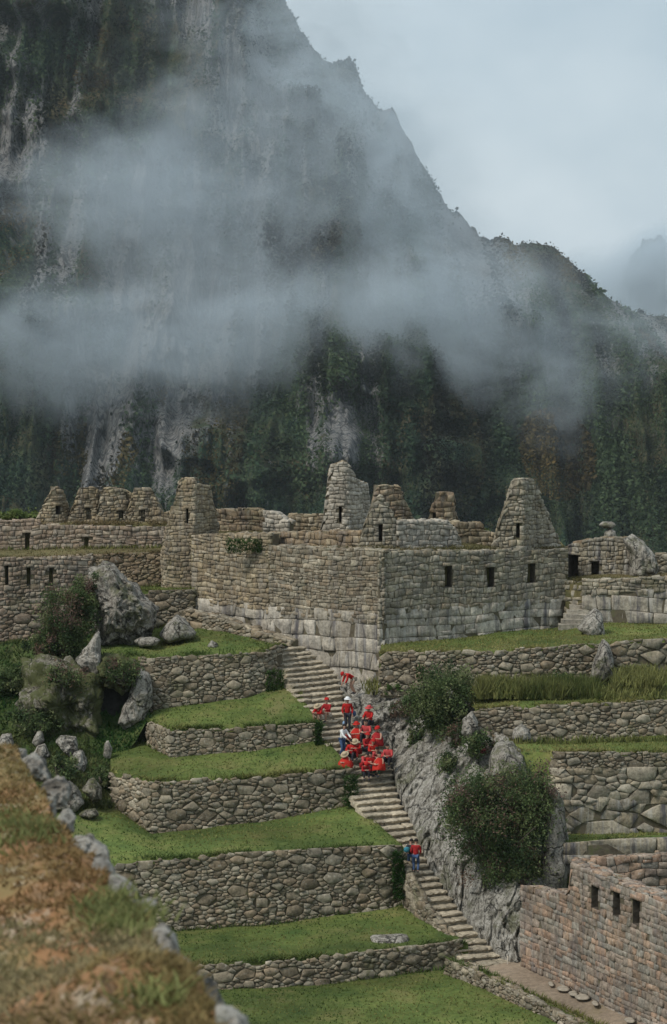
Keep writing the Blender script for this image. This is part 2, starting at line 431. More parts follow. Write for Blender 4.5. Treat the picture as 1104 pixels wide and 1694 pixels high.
PAL = {
 'tan': [(.36, .30, .215), (.32, .27, .20), (.40, .35, .27), (.29, .24, .18), (.37, .33, .27)],
 'pink': [(.34, .27, .215), (.36, .295, .25), (.39, .34, .29), (.30, .24, .20), (.36, .32, .28)],
 'grey': [(.35, .325, .28), (.41, .385, .34), (.28, .26, .225), (.37, .34, .28), (.32, .28, .22)],
 'rub': [(.32, .285, .235), (.27, .24, .195), (.36, .325, .27), (.225, .195, .155), (.30, .25, .195), (.37, .345, .30), (.29, .27, .23)],
 'light': [(.44, .41, .37), (.41, .38, .34), (.39, .355, .315), (.46, .43, .395)],
 'red': [(.42, .30, .24), (.38, .32, .285), (.35, .30, .27), (.31, .255, .23), (.38, .285, .23), (.34, .32, .30), (.35, .31, .28)],
 'brown': [(.27, .21, .15), (.31, .25, .185), (.24, .19, .145), (.33, .28, .21)],
}
def tint_for(pal, rng, k=.2):
    c = np.array(PAL[pal][rng.integers(len(PAL[pal]))]); return c * np.array([.98, .94, .85] if pal == 'light' else [.88, .825, .725]) * rng.uniform(1 - k, 1 + k)
def wall(name, label, cat, nodes, bands, seed, holes=(), thick=.7, cap=None, group=None, topmat=None, sink=.35, niches=.45, hole_name='window', ends=True, parent=None):
    """bands: list of (frac0, frac1, style, size, palette, material, gap, protrusion) of the wall's height, from the foot up"""
    rng = np.random.default_rng(seed)
    W_ = Plan(nodes)
    if parent is None:
        mid = W_.xyz(W_.L / 2, 0); root = thing(name, label, cat, (float(mid[0]), float(mid[1]), float(W_.zb.min())), group); root['kind'] = 'thing'
    else: root = parent
    H = []
    for (x0, y0, x1, y1) in holes:
        a, zt = W_.at(x0, y0); b, _ = W_.at(x1, y0); _, zb = W_.at((x0 + x1) / 2, y1); H.append((a, b, zb, zt))
    def fr(f, x): return f if np.isscalar(f) else f[0] + (f[1] - f[0]) * np.asarray(x) / W_.L
    for bi, (f0, f1, style, size, pal, mat, gap, pr) in enumerate(bands):
        lo = lambda x: W_.bot(x) + (W_.top(x) - W_.bot(x)) * fr(f0, x) - (sink if f0 == 0 else 0)
        hi = lambda x: W_.bot(x) + (W_.top(x) - W_.bot(x)) * fr(f1, x)
        xs = np.linspace(0, W_.L, 40); z0, z1 = lo(xs).min(), hi(xs).max()
        if style == 'c': polys = coursed(-.1, W_.L + .1, z0, z1, size[0], size[1], rng, split=.12)
        elif style == 'a': polys = coursed(-.1, W_.L + .1, z0, z1, size[0], size[1], rng, wob=.10, split=.06)
        else: polys = rubble(-.1, W_.L + .1, z0, z1, size, rng)
        keep, tints = [], []
        for p in polys:
            c = p.mean(0)
            if not (-.10 < c[0] < W_.L + .10): continue
            t_, b_ = float(hi(c[0])), float(lo(c[0]))
            if (p[:, 1].min() > t_ - .06 if cat == 'gable' else c[1] > t_ + (.03 if f1 == 1 else 0)) or c[1] <= b_ : continue
            p = p.copy(); p[:, 0] = np.clip(p[:, 0], -.10, W_.L + .10)
            if f1 == 1: p[:, 1] = np.minimum(p[:, 1], hi(p[:, 0]) + (rng.uniform(-.04, .05) if cat == 'gable' else rng.uniform(-.02, .10)))
            bad = False
            for (a, b, zb, zt) in H:
                if p[:, 0].max() <= a or p[:, 0].min() >= b or p[:, 1].max() <= zb or p[:, 1].min() >= zt: continue
                dd = [(a - c[0], (1, 0, a)), (c[0] - b, (-1, 0, -b)), (zb - c[1], (0, 1, zb)), (c[1] - zt, (0, -1, -zt))]
                best = max(dd, key=lambda q: q[0])
                if best[0] <= 0: bad = True; break
                q = clip([tuple(v) for v in p], *best[1])
                if len(q) < 3: bad = True; break
                p = np.array(q)
            if bad or np.ptp(p[:, 0]) < .03 or np.ptp(p[:, 1]) < .03: continue
            keep.append(p)
            w_ = .5 + .5 * float(vnoise(c[0] * .35, c[1] * .5, 0, seed))
            tc_ = tint_for(pal, rng) * (.86 + .25 * w_)
            tints.append(tc_)
        if not keep: continue
        S, Z, D, Fq, Ft, T = stones_mesh(keep, tints, gap * .36, pr * .52, rng, 13 if (size if np.isscalar(size) else size[0]) > .5 else 11)
        mk('masonry', W_.xyz(S, Z, D), [Fq, Ft], mat, root, tint=T, smooth=(style == 'a'))
    # core behind the stones, with the openings left out
    ds = .07 if cap or cat == 'gable' else .20
    brk = sorted(set([0, W_.L] + list(W_.s) + [h[0] for h in H] + [h[1] for h in H] + list(np.arange(0, W_.L, .8))))
    brk = [b for i, b in enumerate(brk) if i == 0 or b - brk[i - 1] > 1e-4]
    V, Fc = [], []
    def quad(a, b, c, d):
        k = len(V); V.extend([a, b, c, d]); Fc.append((k, k + 1, k + 2, k + 3))
    for a, b in zip(brk[:-1], brk[1:]):
        m = (a + b) / 2
        hs = sorted([(h[2], h[3]) for h in H if h[0] < m < h[1]])
        def zt(x): return float(W_.top(x)) - ds
        def zb(x): return float(W_.bot(x)) - sink - .1
        lv = [(zb(a), zb(b))] + [q for h in hs for q in ((h[0], h[0]), (h[1], h[1]))] + [(zt(a), zt(b))]
        for i in range(0, len(lv), 2):
            (l0, l1), (u0, u1) = lv[i], lv[i + 1]
            quad(W_.xyz(a, l0, -.02), W_.xyz(b, l1, -.02), W_.xyz(b, u1, -.02), W_.xyz(a, u0, -.02))
        quad(W_.xyz(a, zt(a), -.02), W_.xyz(b, zt(b), -.02), W_.xyz(b, zt(b), -thick), W_.xyz(a, zt(a), -thick))
        quad(W_.xyz(a, zb(a), -thick), W_.xyz(a, zt(a), -thick), W_.xyz(b, zt(b), -thick), W_.xyz(b, zb(b), -thick))
    for e in (0.0, W_.L):
        quad(W_.xyz(e, float(W_.bot(e)) - sink, -.02), W_.xyz(e, float(W_.top(e)) - ds, -.02), W_.xyz(e, float(W_.top(e)) - ds, -thick), W_.xyz(e, float(W_.bot(e)) - sink, -thick))
    mk('core', np.array(V), Fc, M_CORE, root, smooth=False)
    for (a, b, zb, zt) in H:
        d = niches; V = [];
        for x in (a, b):
            for z in (zb, zt):
                for dd in (.01, -d): V.append(W_.xyz(x, z, dd))
        # a: 0 zb front,1 zb back,2 zt front,3 zt back ; b: 4..7
        Fh = [(0, 1, 3, 2), (4, 6, 7, 5), (0, 4, 5, 1), (2, 3, 7, 6), (1, 5, 7, 3)]
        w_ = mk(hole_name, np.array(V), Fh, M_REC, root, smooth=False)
        if zt < float(W_.top((a + b) / 2)) - .3:
            e = .16; lp = [np.array([(a - e, zt + .0), (b + e, zt + .01), (b + e * .9, zt + .17), (a - e * .9, zt + .18)])]
            S, Z, D, Fq, Ft, T = stones_mesh(lp, [tint_for(bands[-1][4], rng, .1)], .01, .13, rng, 14)
            mk('lintel', W_.xyz(S, Z, D), [Fq, Ft], bands[-1][5], w_, tint=T)
    if cap:
        size, pal, mat = cap
        zt_ = W_.zt - ds; tl = np.concatenate([[0], np.cumsum(np.hypot(np.diff(W_.s), np.diff(zt_)))]); T_ = tl[-1]
        polys = coursed(0, T_, -thick + .02, .0, size, size * .8, rng)
        keep = [p for p in polys if 0 < p.mean(0)[0] < T_ and -thick < p.mean(0)[1] < .02]
        if keep:
            S, Z, D, Fq, Ft, T = stones_mesh(keep, [tint_for(pal, rng) for _ in keep], .012, .10 if cat != 'gable' else .07, rng, 10)
            sg = np.clip(np.searchsorted(tl, S) - 1, 0, len(tl) - 2); L_ = tl[sg + 1] - tl[sg]; cs = (W_.s[sg + 1] - W_.s[sg]) / L_; sn = (zt_[sg + 1] - zt_[sg]) / L_
            f_ = np.clip((S - tl[sg]), -.1, L_ + .1); ss = W_.s[sg] + f_ * cs - sn * D * .9; zz = zt_[sg] + f_ * sn + cs * D * .9
            mk('coping', W_.xyz(ss, zz, np.minimum(Z, -.01)), [Fq[:, ::-1], Ft[:, ::-1]], mat, root, tint=T, smooth=False)
    return root, W_
# ------------------------------------------------------------------ sheets
def poly3(row, nu):
    a = np.array(row, float); L = np.concatenate([[0], np.cumsum(np.hypot(np.diff(a[:, 0]), np.diff(a[:, 1])) + 1e-6)])
    t = np.linspace(0, L[-1], nu); return P(np.interp(t, L, a[:, 0]), np.interp(t, L, a[:, 1]), np.interp(t, L, a[:, 3 - 1]))
def sheet_grid(rows, nu, nv):
    R = [poly3(r, nu) for r in rows]; out = []
    for i in range(len(R) - 1):
        for k in range(nv): t = k / nv; out.append(R[i] * (1 - t) + R[i + 1] * t)
    out.append(R[-1]); return np.array(out)
SHEETS = []
def lawn(name, rows, mat, amp=.05, nu=90, nv=22, seed=1, lip=-.03, grass=1.0, kind='structure', label=None, cat=None, tone='lawn'):
    G = sheet_grid(rows, nu, nv); G = G.copy()
    n = fbm(G[..., 0] * .5, G[..., 1] * .5, 0, seed, 4)
    G[..., 2] += n * amp
    if lip: G[0, :, 2] = np.maximum(G[0, :, 2] - n[0] * amp - .05, -999); G[0, :, 1] += .05; G[1, :, 2] += .0
    GG = G
    if lip:
        sk = G[:1].copy(); sk[..., 2] -= 1.6; sk[..., 1] += .04; GG = np.concatenate([sk, G])
    o = mk(name, GG.reshape(-1, 3), [gridfaces(GG.shape[0], nu)], mat)
    tag(o, label, cat, None, kind)
    SHEETS.append((G, grass, tone)); return o
BL = []   # grass blades
def sample_grid(G, n, rng, vpow=1.0):
    nv, nu = G.shape[:2]
    u = rng.uniform(0, nu - 1.001, n); v = rng.uniform(0, 1, n) ** vpow * (nv - 1.001)
    i, j = v.astype(int), u.astype(int); a, b = (v - i)[:, None], (u - j)[:, None]
    return (G[i, j] * (1 - a) * (1 - b) + G[i, j + 1] * (1 - a) * b + G[i + 1, j] * a * (1 - b) + G[i + 1, j + 1] * a * b)
def blades(pos, h, w, rng, lean=.4, cols=((.06, .12, .025), (.10, .14, .04))):
    n = len(pos); th = rng.uniform(0, math.pi, n); hh = h * rng.uniform(.5, 1.4, n); ww = w * rng.uniform(.6, 1.4, n)
    d = np.stack([np.cos(th), np.sin(th), np.zeros(n)], 1) * ww[:, None]
    ln = np.stack([rng.normal(0, lean, n), rng.normal(0, lean, n), np.ones(n)], 1) * hh[:, None]
    V = np.stack([pos - d, pos + d, pos + ln], 1).reshape(-1, 3)
    c0, c1 = np.array(cols[0]), np.array(cols[1]); q = rng.random((n, 1)); q = np.clip(.5 + .9 * fbm(pos[:, 0] * .4, pos[:, 1] * .4, 0, 77, 3)[:, None] + (q - .5) * .5, 0, 1); c = (c0 * (1 - q) + c1 * q) * rng.uniform(.75, 1.25, (n, 1))
    return V, np.repeat(c, 3, 0)
def blades_obj(name, parts, label=None, mat=None):
    V = np.concatenate([p[0] for p in parts]); T = np.concatenate([p[1] for p in parts])
    o = mk(name, V, [np.arange(len(V)).reshape(-1, 3)], mat or M_BLADE, tint=T, smooth=False)
    return tag(o, label, None, None, 'stuff')
# ------------------------------------------------------------------ rocks
def rock(name, outline, D, T, mat, seed, label, cat='boulder', lean=.25, amp=.12, na=56, nr=16, group=None, parent=None, facet=.0):
    """a closed boulder: outline in photograph positions, its own distance D and thickness T"""
    o = np.array(outline, float); q = P(o[:, 0], o[:, 1], D)[:, [0, 2]]
    q = resample(q, 200); c = (q.min(0) + q.max(0)) / 2
    th = np.arctan2(q[:, 1] - c[1], q[:, 0] - c[0]); r = np.hypot(q[:, 0] - c[0], q[:, 1] - c[1])
    i = np.argsort(th); th, r = th[i], r[i]
    A = np.linspace(-math.pi, math.pi, na, endpoint=False)
    R = np.interp(A, np.concatenate([th - 2 * math.pi, th, th + 2 * math.pi]), np.concatenate([r, r, r]))
    ph = np.linspace(0, math.pi, nr * 2 + 1)[1:-1]
    rr = np.sin(ph) ** .7; yy = -np.cos(ph)
    X = c[0] + rr[:, None] * R[None] * np.cos(A)[None]; Z = c[1] + rr[:, None] * R[None] * np.sin(A)[None]
    Y = D + T * yy[:, None] + 0 * X + lean * (Z - c[1])
    V = np.stack([X, Y, Z], -1).reshape(-1, 3)
    V = np.vstack([V, [c[0], D - T, c[1]], [c[0], D + T, c[1]]])
    s = 1.6 / max(R.mean(), .1)
    d = fbm(V[:, 0] * s, V[:, 1] * s, V[:, 2] * s, seed, 6, .62) + .5 * (ridge(V[:, 0] * s * .8, V[:, 1] * s * .8, V[:, 2] * s * .5, seed + 5, 3) - 1)
    N = V - np.array([c[0], D, c[1]]); N /= np.linalg.norm(N, axis=1)[:, None] + 1e-9
    N[:, 1] *= 1.6
    V = V + N * (d * amp * R.mean() * np.where(np.abs(V[:, 1] - D) < T * .3, .5, 1))[:, None]
    nrr = len(ph); a = np.arange(na); a2 = (a + 1) % na
    Fc = [gridfaces(nrr, na, 0, True), np.stack([a2, a, np.full(na, nrr * na)], -1), np.stack([(nrr - 1) * na + a, (nrr - 1) * na + a2, np.full(na, nrr * na + 1)], -1)]
    o_ = mk(name, V, Fc, mat, parent)
    if parent is None: tag(o_, label, cat, group)
    return o_
def rock_sheet(name, rows, mat, seed, label, cat, amp=.35, sc=.5, nu=120, nv=30, skirt=1.2, amp2=.1, crack=.25):
    G = sheet_grid(rows, nu, nv).copy()
    x, y, z = G[..., 0], G[..., 1], G[..., 2]
    fc = fbm(x * 1.1, y * 1.1, z * .8, seed + 21, 3); d = .26 * (np.round(fc * 3) / 3) + amp * fbm(x * sc, y * sc, z * sc * .7, seed, 5, .55) + amp2 * fbm(x * 3, y * 3, z * 2, seed + 3, 4)
    cr_ = np.abs(fbm(x * sc * 1.1, y * sc, z * sc * .6, seed + 9, 3)); d = d - crack * np.exp(-(cr_ / .05) ** 2)
    G[..., 1] -= d * .9; G[..., 2] += d * .35
    sk = skirt
    top = G[-1].copy(); top[:, 1] += sk; top[:, 2] -= .4
    bt = G[0].copy(); bt[:, 2] -= .8; bt[:, 1] += .3
    G = np.concatenate([bt[None], G, top[None]])
    l = G[:, :1].copy(); l[..., 1] += sk; l[..., 2] -= .8; r = G[:, -1:].copy(); r[..., 1] += sk; r[..., 2] -= .8
    G = np.concatenate([l, G, r], 1)
    o = mk(name, G.reshape(-1, 3), [gridfaces(*G.shape[:2])], mat); tag(o, label, cat, None, 'thing')
    return o, G
# ------------------------------------------------------------------ bushes
def leaves(cent, rad, nclump, nleaf, size, rng, cols, spread=.22, shell=.55):
    cent = np.array(cent, float); rad = np.array(rad, float)
    u = rng.normal(0, 1, (nclump, 3)); u /= np.linalg.norm(u, axis=1)[:, None]
    cl = cent + u * rad * (rng.uniform(shell, 1.0, (nclump, 1))) * (1 + .22 * rng.normal(0, 1, (nclump, 1)))
    k = rng.integers(0, nclump, nleaf)
    p = cl[k] + rng.normal(0, 1, (nleaf, 3)) * (rad.mean() * spread) * rng.uniform(.5, 1.2, nclump)[k][:, None]
    a = rng.normal(0, 1, (nleaf, 3)); a /= np.linalg.norm(a, axis=1)[:, None]
    b = np.cross(a, rng.normal(0, 1, (nleaf, 3))); b /= np.linalg.norm(b, axis=1)[:, None]
    s = size * rng.uniform(.5, 1.5, (nleaf, 1))
    V = np.stack([p - a * s, p + b * s * .45, p + a * s, p - b * s * .45], 1).reshape(-1, 3)
    cc = np.array(cols)[rng.integers(0, len(cols), nclump)][k] * rng.uniform(.7, 1.3, (nleaf, 1))
    return V, np.repeat(cc, 4, 0), cl
GREEN = [(.055, .085, .032), (.085, .12, .045), (.12, .15, .06), (.035, .058, .024), (.15, .17, .075), (.07, .10, .038)]
REDDY = GREEN + [(.13, .085, .06), (.14, .09, .07)]
def bush(name, label, px, py, D, rpx, rpy, depth, seed, nleaf=9000, size=.10, cols=GREEN, cat='bush', extra=(), group=None, nclump=60, spread=.18):
    rng = np.random.default_rng(seed); k = F / D
    c = P(px, py, D); base = c - np.array([0, 0, rpy / k * .95])
    root = thing(name, label, cat, tuple(base), group)
    Vs, Ts, CL = [], [], []; nclump = int(nclump * 1.6)
    lobes = [(px, py, rpx, rpy, 1.0)] + list(extra)
    tot = sum(l[4] for l in lobes)
    for (x, y, a, b, w) in lobes:
        V, T, cl = leaves(P(x, y, D), (a / k, depth * (w ** .5), b / k), max(8, int(nclump * w)), int(nleaf * w / tot), size, rng, cols, spread)
        Vs.append(V); Ts.append(T); CL.append(cl)
    V = np.concatenate(Vs); T = np.concatenate(Ts); cl = np.concatenate(CL)
    mk('foliage', V, [np.arange(len(V)).reshape(-1, 4)], M_LEAF, root, tint=T, smooth=False)
    ch = []
    for q in cl[:: max(1, len(cl) // 14)]:
        m = base * .45 + q * .55 + rng.normal(0, .1, 3); ch.append((np.array([base, m, q]), np.array([.06, .04, .012])))
    V, Fc = tubes(ch, 5); mk('stem', V, Fc, M_BARK, root)
    return root
# ------------------------------------------------------------------ far setting: ground, mountains
def ground():
    ys = np.array([-60, 60, 80, 90, 97, 103, 107, 110, 116, 122, 132, 145, 200, 400, 700, 1100, 2000.])
    zs = np.array([-8, -26, -25.2, -24.6, -23.6, -21.8, -20, -18.5, -16.5, -15.2, -14.5, -20, -45, -66, -74, -76, -78.])
    Y = np.unique(np.concatenate([np.linspace(-60, 160, 150), np.linspace(160, 2000, 60)]))
    X = np.unique(np.concatenate([np.linspace(-60, 60, 90), -60 - np.linspace(0, 1, 25) ** 2 * 1300, 60 + np.linspace(0, 1, 25) ** 2 * 1300]))
    XX, YY = np.meshgrid(X, Y)
    Z = np.interp(YY, ys, zs) + CAMZ + fbm(XX * .08, YY * .08, 0, 3, 4) * .35 - np.clip(np.abs(XX) - 45, 0, 200) * .25 * (YY < 300)
    o = mk('ground', np.stack([XX, YY, Z], -1).reshape(-1, 3), [gridfaces(*XX.shape)], M_ROUGH); tag(o, kind='structure')
ground()

SIL = np.array([(-260, 425), (0, 470), (50, 497), (94, 528), (104, 548), (100, 578), (112, 589), (150, 600), (187, 628), (180, 648), (205, 660), (260, 690), (318, 722), (352, 748), (356, 762), (395, 795), (403, 808), (394, 820), (402, 850), (403, 905), (424, 928), (450, 960), (490, 1000), (515, 1045), (523, 1104), (560, 1200), (700, 1400), (960, 1500)], float)
def mountain_mat():
    t = NT('mountain_face'); v = t.coord((1, 1, 1)); vs = t.coord((.16, .16, .03)); vf = t.coord((.5, .5, .09))
    veg = t.attr('veg', 2)
    n1 = t.noise(vs, 1.0, 8, .7, .12); n2 = t.noise(v, .55, 6, .7); n3 = t.noise(v, .035, 4, .6); n4 = t.noise(vf, 1.0, 7, .72, .1)
    vegc = t.mix(t.ramp(n2, [(.34, (.004, .012, .010)), (.5, (.018, .042, .024)), (.64, (.065, .092, .042))]), t.ramp(n4, [(.32, (.012, .02, .010)), (.5, (.07, .048, .022)), (.68, (.15, .095, .045))]), t.math('MULTIPLY', t.ramp(n3, [(.4, 0), (.62, 1)]), .75))
    rock = t.ramp(n4, [(.3, (.022, .025, .028)), (.45, (.075, .08, .082)), (.53, (.23, .222, .21)), (.57, (.12, .118, .114)), (.75, (.06, .062, .064))])
    vo = t.new('ShaderNodeTexVoronoi'); vo.feature = 'DISTANCE_TO_EDGE'; vo.inputs['Scale'].default_value = 1.0; t.ln(t.coord((.3, .3, .09)), vo.inputs['Vector']); rock = t.mix(rock, (.03, .03, .033), t.ramp(vo.outputs['Distance'], [(0, .9), (.07, 0)]))
    f = t.math('ADD', n1, t.math('MULTIPLY', veg, .38))
    m = t.ramp(f, [(.58, 1), (.72, 0)])
    c = t.mix(vegc, rock, m)
    h = t.math('ADD', n2, n1)
    return t.finish(c, .95, h, 1.2, .7)
M_MTN = mountain_mat()
def mountain():
    nv, nu, nb = 500, 640, 26
    pxc = np.linspace(-420, 1420, nu)
    top = np.interp(pxc, SIL[:, 1], SIL[:, 0], left=-260) + 4 * vnoise(pxc * .05, 3.3) + 3.5 * vnoise(pxc * .14, 9.1) + 2.5 * vnoise(pxc * .4, 2.2)
    v = np.linspace(0, 1, nv)[:, None]
    PY = 960 + (top[None] - 960) * v; px = pxc[None] + 0 * PY
    dist = np.full(PY.shape, 1e9)
    for (y0, x0), (y1, x1) in zip(SIL[:-1], SIL[1:]):
        ex, ey = x1 - x0, y1 - y0; t = np.clip(((px - x0) * ex + (PY - y0) * ey) / (ex * ex + ey * ey), 0, 1)
        dist = np.minimum(dist, np.hypot(px - x0 - t * ex, PY - y0 - t * ey))
    edge = np.clip(1 - dist / 110, 0, 1)
    D = 700 + (900 - PY) * .22 + 70 * edge ** 2.2
    ub = np.linspace(0, 1, nb + 1)[1:, None]
    PYb = PY[-1:] + 330 * ub ** 1.7; Db = D[-1:] + 6 + 300 * ub ** .9
    PY = np.concatenate([PY, PYb]); px = np.concatenate([px, pxc[None] + 0 * PYb]); D = np.concatenate([D, Db])
    G = P(px, PY, D)
    x, z = G[..., 0], G[..., 2]
    warp = 14 * vnoise(x * .02, z * .012, 0, 4)
    d = 20 * ridge((x + warp) * .017, z * .005, 0, 1, 3) + 8 * ridge((x + warp * .7) * .06, z * .012, 0, 2, 4) + 2.6 * fbm(x * .16, z * .05, 0, 5, 5) + .8 * fbm(x * .7, z * .3, 0, 8, 3)
    d = d + 4.5 * ridge((x + warp * .3) * .17, z * .02, 0, 15, 3)
    d = d + 24 * np.clip(fbm(x * .03 + z * .02, z * .045, 0, 12, 3), 0, 1) ** 2
    damp = np.full(PY.shape, .25); damp[:nv] = 1 - .85 * edge ** 2
    G[..., 1] -= d * damp
    veg = fbm(x * .04, z * .016, 0, 21, 5) * .9 + .5 * vnoise(x * .32, z * .035, 0, 22) + .42
    veg = veg - .36 * np.exp(-((PY - 470) / 170) ** 2) + .60 * np.exp(-((PY - 830) / 150) ** 2) + .35 * np.clip((150 - PY) / 200, 0, 1) + .4 * np.clip((px - 880) / 150, 0, 1)
    py = PY
    o = mk('mountain', G.reshape(-1, 3), [gridfaces(*G.shape[:2])], M_MTN, extra={'veg': veg.ravel()})
    tag(o, kind='structure')
    # trees and scrub clinging to the face
    rng = np.random.default_rng(5); nn = 190000
    i = rng.integers(0, nv - 1, nn * 2); j = rng.integers(0, nu - 1, nn * 2); i = np.minimum(i, nv - 2)
    keep = (veg[i, j] + rng.normal(0, .18, nn * 2) > .16) & (py[i, j] < 945) & (px[i, j] > -40) & (px[i, j] < 1180) & (py[i, j] > -60)
    i, j = i[keep][:nn], j[keep][:nn]
    p = G[i, j] + rng.normal(0, .5, (len(i), 3)) + np.array([0, -.5, .4])
    clump = vnoise(p[:, 0] * .12, p[:, 2] * .12, 0, 31)
    sz = (0.5 + .3 * clump) * rng.uniform(.6, 1.5, len(p))
    a = rng.normal(0, 1, (len(p), 3)); a /= np.linalg.norm(a, axis=1)[:, None]; b = np.cross(a, rng.normal(0, 1, (len(p), 3))); b /= np.linalg.norm(b, axis=1)[:, None]
    V = np.stack([p - a * sz[:, None], p + b * sz[:, None] * .7, p + a * sz[:, None], p - b * sz[:, None] * .7], 1).reshape(-1, 3)
    tone = np.clip(.5 + .5 * vnoise(p[:, 0] * .03, p[:, 2] * .02, 0, 33) + rng.normal(0, .18, len(p)), 0, 1)[:, None]
    col_ = np.clip(.5 + 1.1 * vnoise(p[:, 0] * .22, p[:, 2] * .035, 0, 37), 0, 1)[:, None]
    T = (np.array([.008, .026, .016]) * (1 - tone) + np.array([.055, .078, .036]) * tone) * (.22 + 1.15 * col_)
    br = (vnoise(p[:, 0] * .06, p[:, 2] * .03, 0, 35) > .25)[:, None]; T = np.where(br, T * np.array([1.7, .85, .7]), T) * rng.uniform(.6, 1.3, (len(p), 1))
    o = mk('mountain_scrub', V, [np.arange(len(V)).reshape(-1, 4)], M_LEAF, tint=np.repeat(T, 4, 0), smooth=False)
    tag(o, kind='stuff')
    # the far ridge on the right
    pys = np.linspace(900, 380, 60); xl = np.linspace(0, 1, 90)
    sil = np.array([(940, 640), (985, 590), (1005, 520), (1022, 440), (1050, 404), (1085, 390), (1104, 388), (1180, 350), (1300, 330), (1500, 420), (1700, 560)], float)
    X = np.linspace(880, 1700, 330); top = np.interp(X, sil[:, 0], sil[:, 1], left=760) + 16 * vnoise(X * .035, 1.0) + 7 * vnoise(X * .11, 5.0) + 3 * vnoise(X * .4, 2.)
    t = np.linspace(0, 1, 60)[:, None]; PYg = 900 * (1 - t) + top[None] * t; Dg = 1500 + 300 * t + 0 * PYg
    G2 = P(np.broadcast_to(X, PYg.shape), PYg, Dg); G2[..., 1] -= 40 * ridge(G2[..., 0] * .01, G2[..., 2] * .006, 0, 41, 4)
    back = G2[-1:].copy(); back[..., 1] += 180; back[..., 2] -= 150; G2 = np.concatenate([G2, back])
    o = mk('distant_mountain', G2.reshape(-1, 3), [gridfaces(*G2.shape[:2])], M_MTN, extra={'veg': np.full(G2.shape[0] * G2.shape[1], .5)}); tag(o, kind='structure')
mountain()

# ------------------------------------------------------------------ lawns and terraces
lawn('lawn', [[(-200, 1765, 80.2), (1020, 1765, 80.2)], [(-50, 1642, 90.6), (310, 1636, 90.8), (560, 1622, 91.4), (740, 1598, 93.0), (790, 1603, 92.6)]], M_GRASS, nu=120, nv=30, lip=0, seed=2, grass=1.3)
lawn('terrace_lawn', [[(60, 1600, 90.4), (290, 1597, 90.6), (560, 1581, 91.3), (740, 1559, 93.0), (775, 1560, 93.4)], [(60, 1550, 96), (290, 1538, 96.5), (430, 1529, 97), (665, 1496, 98.4), (700, 1510, 97)]], M_GRASS, seed=3, grass=1)
lawn('terrace_lawn', [[(60, 1432, 96.2), (175, 1428, 96.3), (420, 1410, 96.9), (652, 1397, 98.1), (668, 1400, 98.5)], [(60, 1345, 102), (190, 1333, 104.4), (250, 1378, 102.4), (430, 1357, 103.1), (582, 1328, 103.8), (606, 1345, 102.6)]], M_GRASS, seed=4, grass=1)
lawn('terrace_lawn', [[(183, 1276, 104.6), (252, 1291, 102.3), (430, 1285, 102.9), (580, 1270, 103.8)], [(183, 1236, 108.4), (236, 1226, 108.8), (283, 1252, 106.2), (420, 1238, 106.5), (522, 1222, 106.9), (550, 1236, 106)]], M_GRASS, seed=5, grass=1)
lawn('terrace_lawn', [[(243, 1191, 108.5), (283, 1207, 106.1), (420, 1202, 106.4), (528, 1195, 106.9)], [(248, 1176, 110), (258, 1173, 109.6), (440, 1140, 110.4), (480, 1135, 110.4), (500, 1155, 109.3)]], M_GRASS, seed=6, grass=1)
lawn('terrace_lawn', [[(165, 1084, 109.9), (255, 1086, 109.5), (410, 1079, 109.9), (462, 1067, 110.9)], [(150, 1055, 117), (240, 1040, 117.6), (330, 1026, 118), (420, 1052, 115), (480, 1070, 113)]], M_GRASS, seed=7, grass=1, amp=.12)
lawn('terrace_lawn', [[(628, 1080, 108.6), (800, 1078, 107.7), (1000, 1065, 108.6), (1180, 1058, 108)], [(632, 1063, 112.6), (940, 1034, 118), (1000, 1028, 117.4), (1180, 1030, 117)]], M_GRASS, seed=8, grass=1.3, tone='olive')
lawn('terrace_lawn', [[(786, 1172, 103.0), (900, 1167, 102.8), (1104, 1158, 103.3), (1180, 1156, 103.4)], [(760, 1140, 108), (800, 1138, 107.9), (1000, 1118, 108.8), (1180, 1116, 108.4)]], M_GRASS, seed=9, grass=2, tone='olive')
lawn('terrace_lawn', [[(850, 1243, 99), (930, 1243, 98.5), (1104, 1245, 99), (1180, 1246, 99)], [(786, 1224, 103.2), (900, 1226, 103), (1104, 1213, 103.6), (1180, 1211, 103.6)]], M_GRASS, seed=10, grass=1.5, tone='olive')
lawn('terrace_lawn', [[(930, 1394, 95), (1104, 1381, 95.5), (1180, 1377, 95.5)], [(925, 1378, 98.8), (1104, 1376, 99.2), (1180, 1374, 99.2)]], M_GRASS, seed=11, grass=1)
lawn('upper_plaza', [[(316, 890, 118.5), (446, 887, 115.7), (452, 906, 115.5), (634, 911, 111.9), (940, 910, 118)], [(316, 874, 128.5), (480, 874, 128.5), (800, 876, 127), (825, 889, 122.7), (925, 893, 122.4)]], M_DRY, seed=12, grass=.6, tone='dry', amp=.1)
lawn('upper_plaza', [[(936, 966, 117.4), (968, 960, 117), (1104, 957, 116.5), (1180, 957, 116.5)], [(936, 925, 132), (1100, 925, 132), (1180, 925, 132)]], M_DRY, seed=13, grass=.5, tone='dry')
lawn('terrace_lawn', [[(-90, 926, 120.2), (110, 922, 121.3), (150, 918, 121.9), (320, 915, 121.6)], [(-90, 909, 126.6), (320, 907, 126.8)]], M_DRY, seed=14, grass=.5, tone='dry')
lawn('upper_plaza', [[(-90, 866, 126.7), (320, 868, 127)], [(-90, 856, 136), (320, 856, 136)]], M_DRY, seed=15, grass=.5, tone='dry', amp=.15)
lawn('terrace_lawn', [[(232, 978, 117.5), (322, 976, 118)], [(232, 970, 122), (322, 968, 122)]], M_GRASS, seed=16, grass=1, nu=20, nv=8)
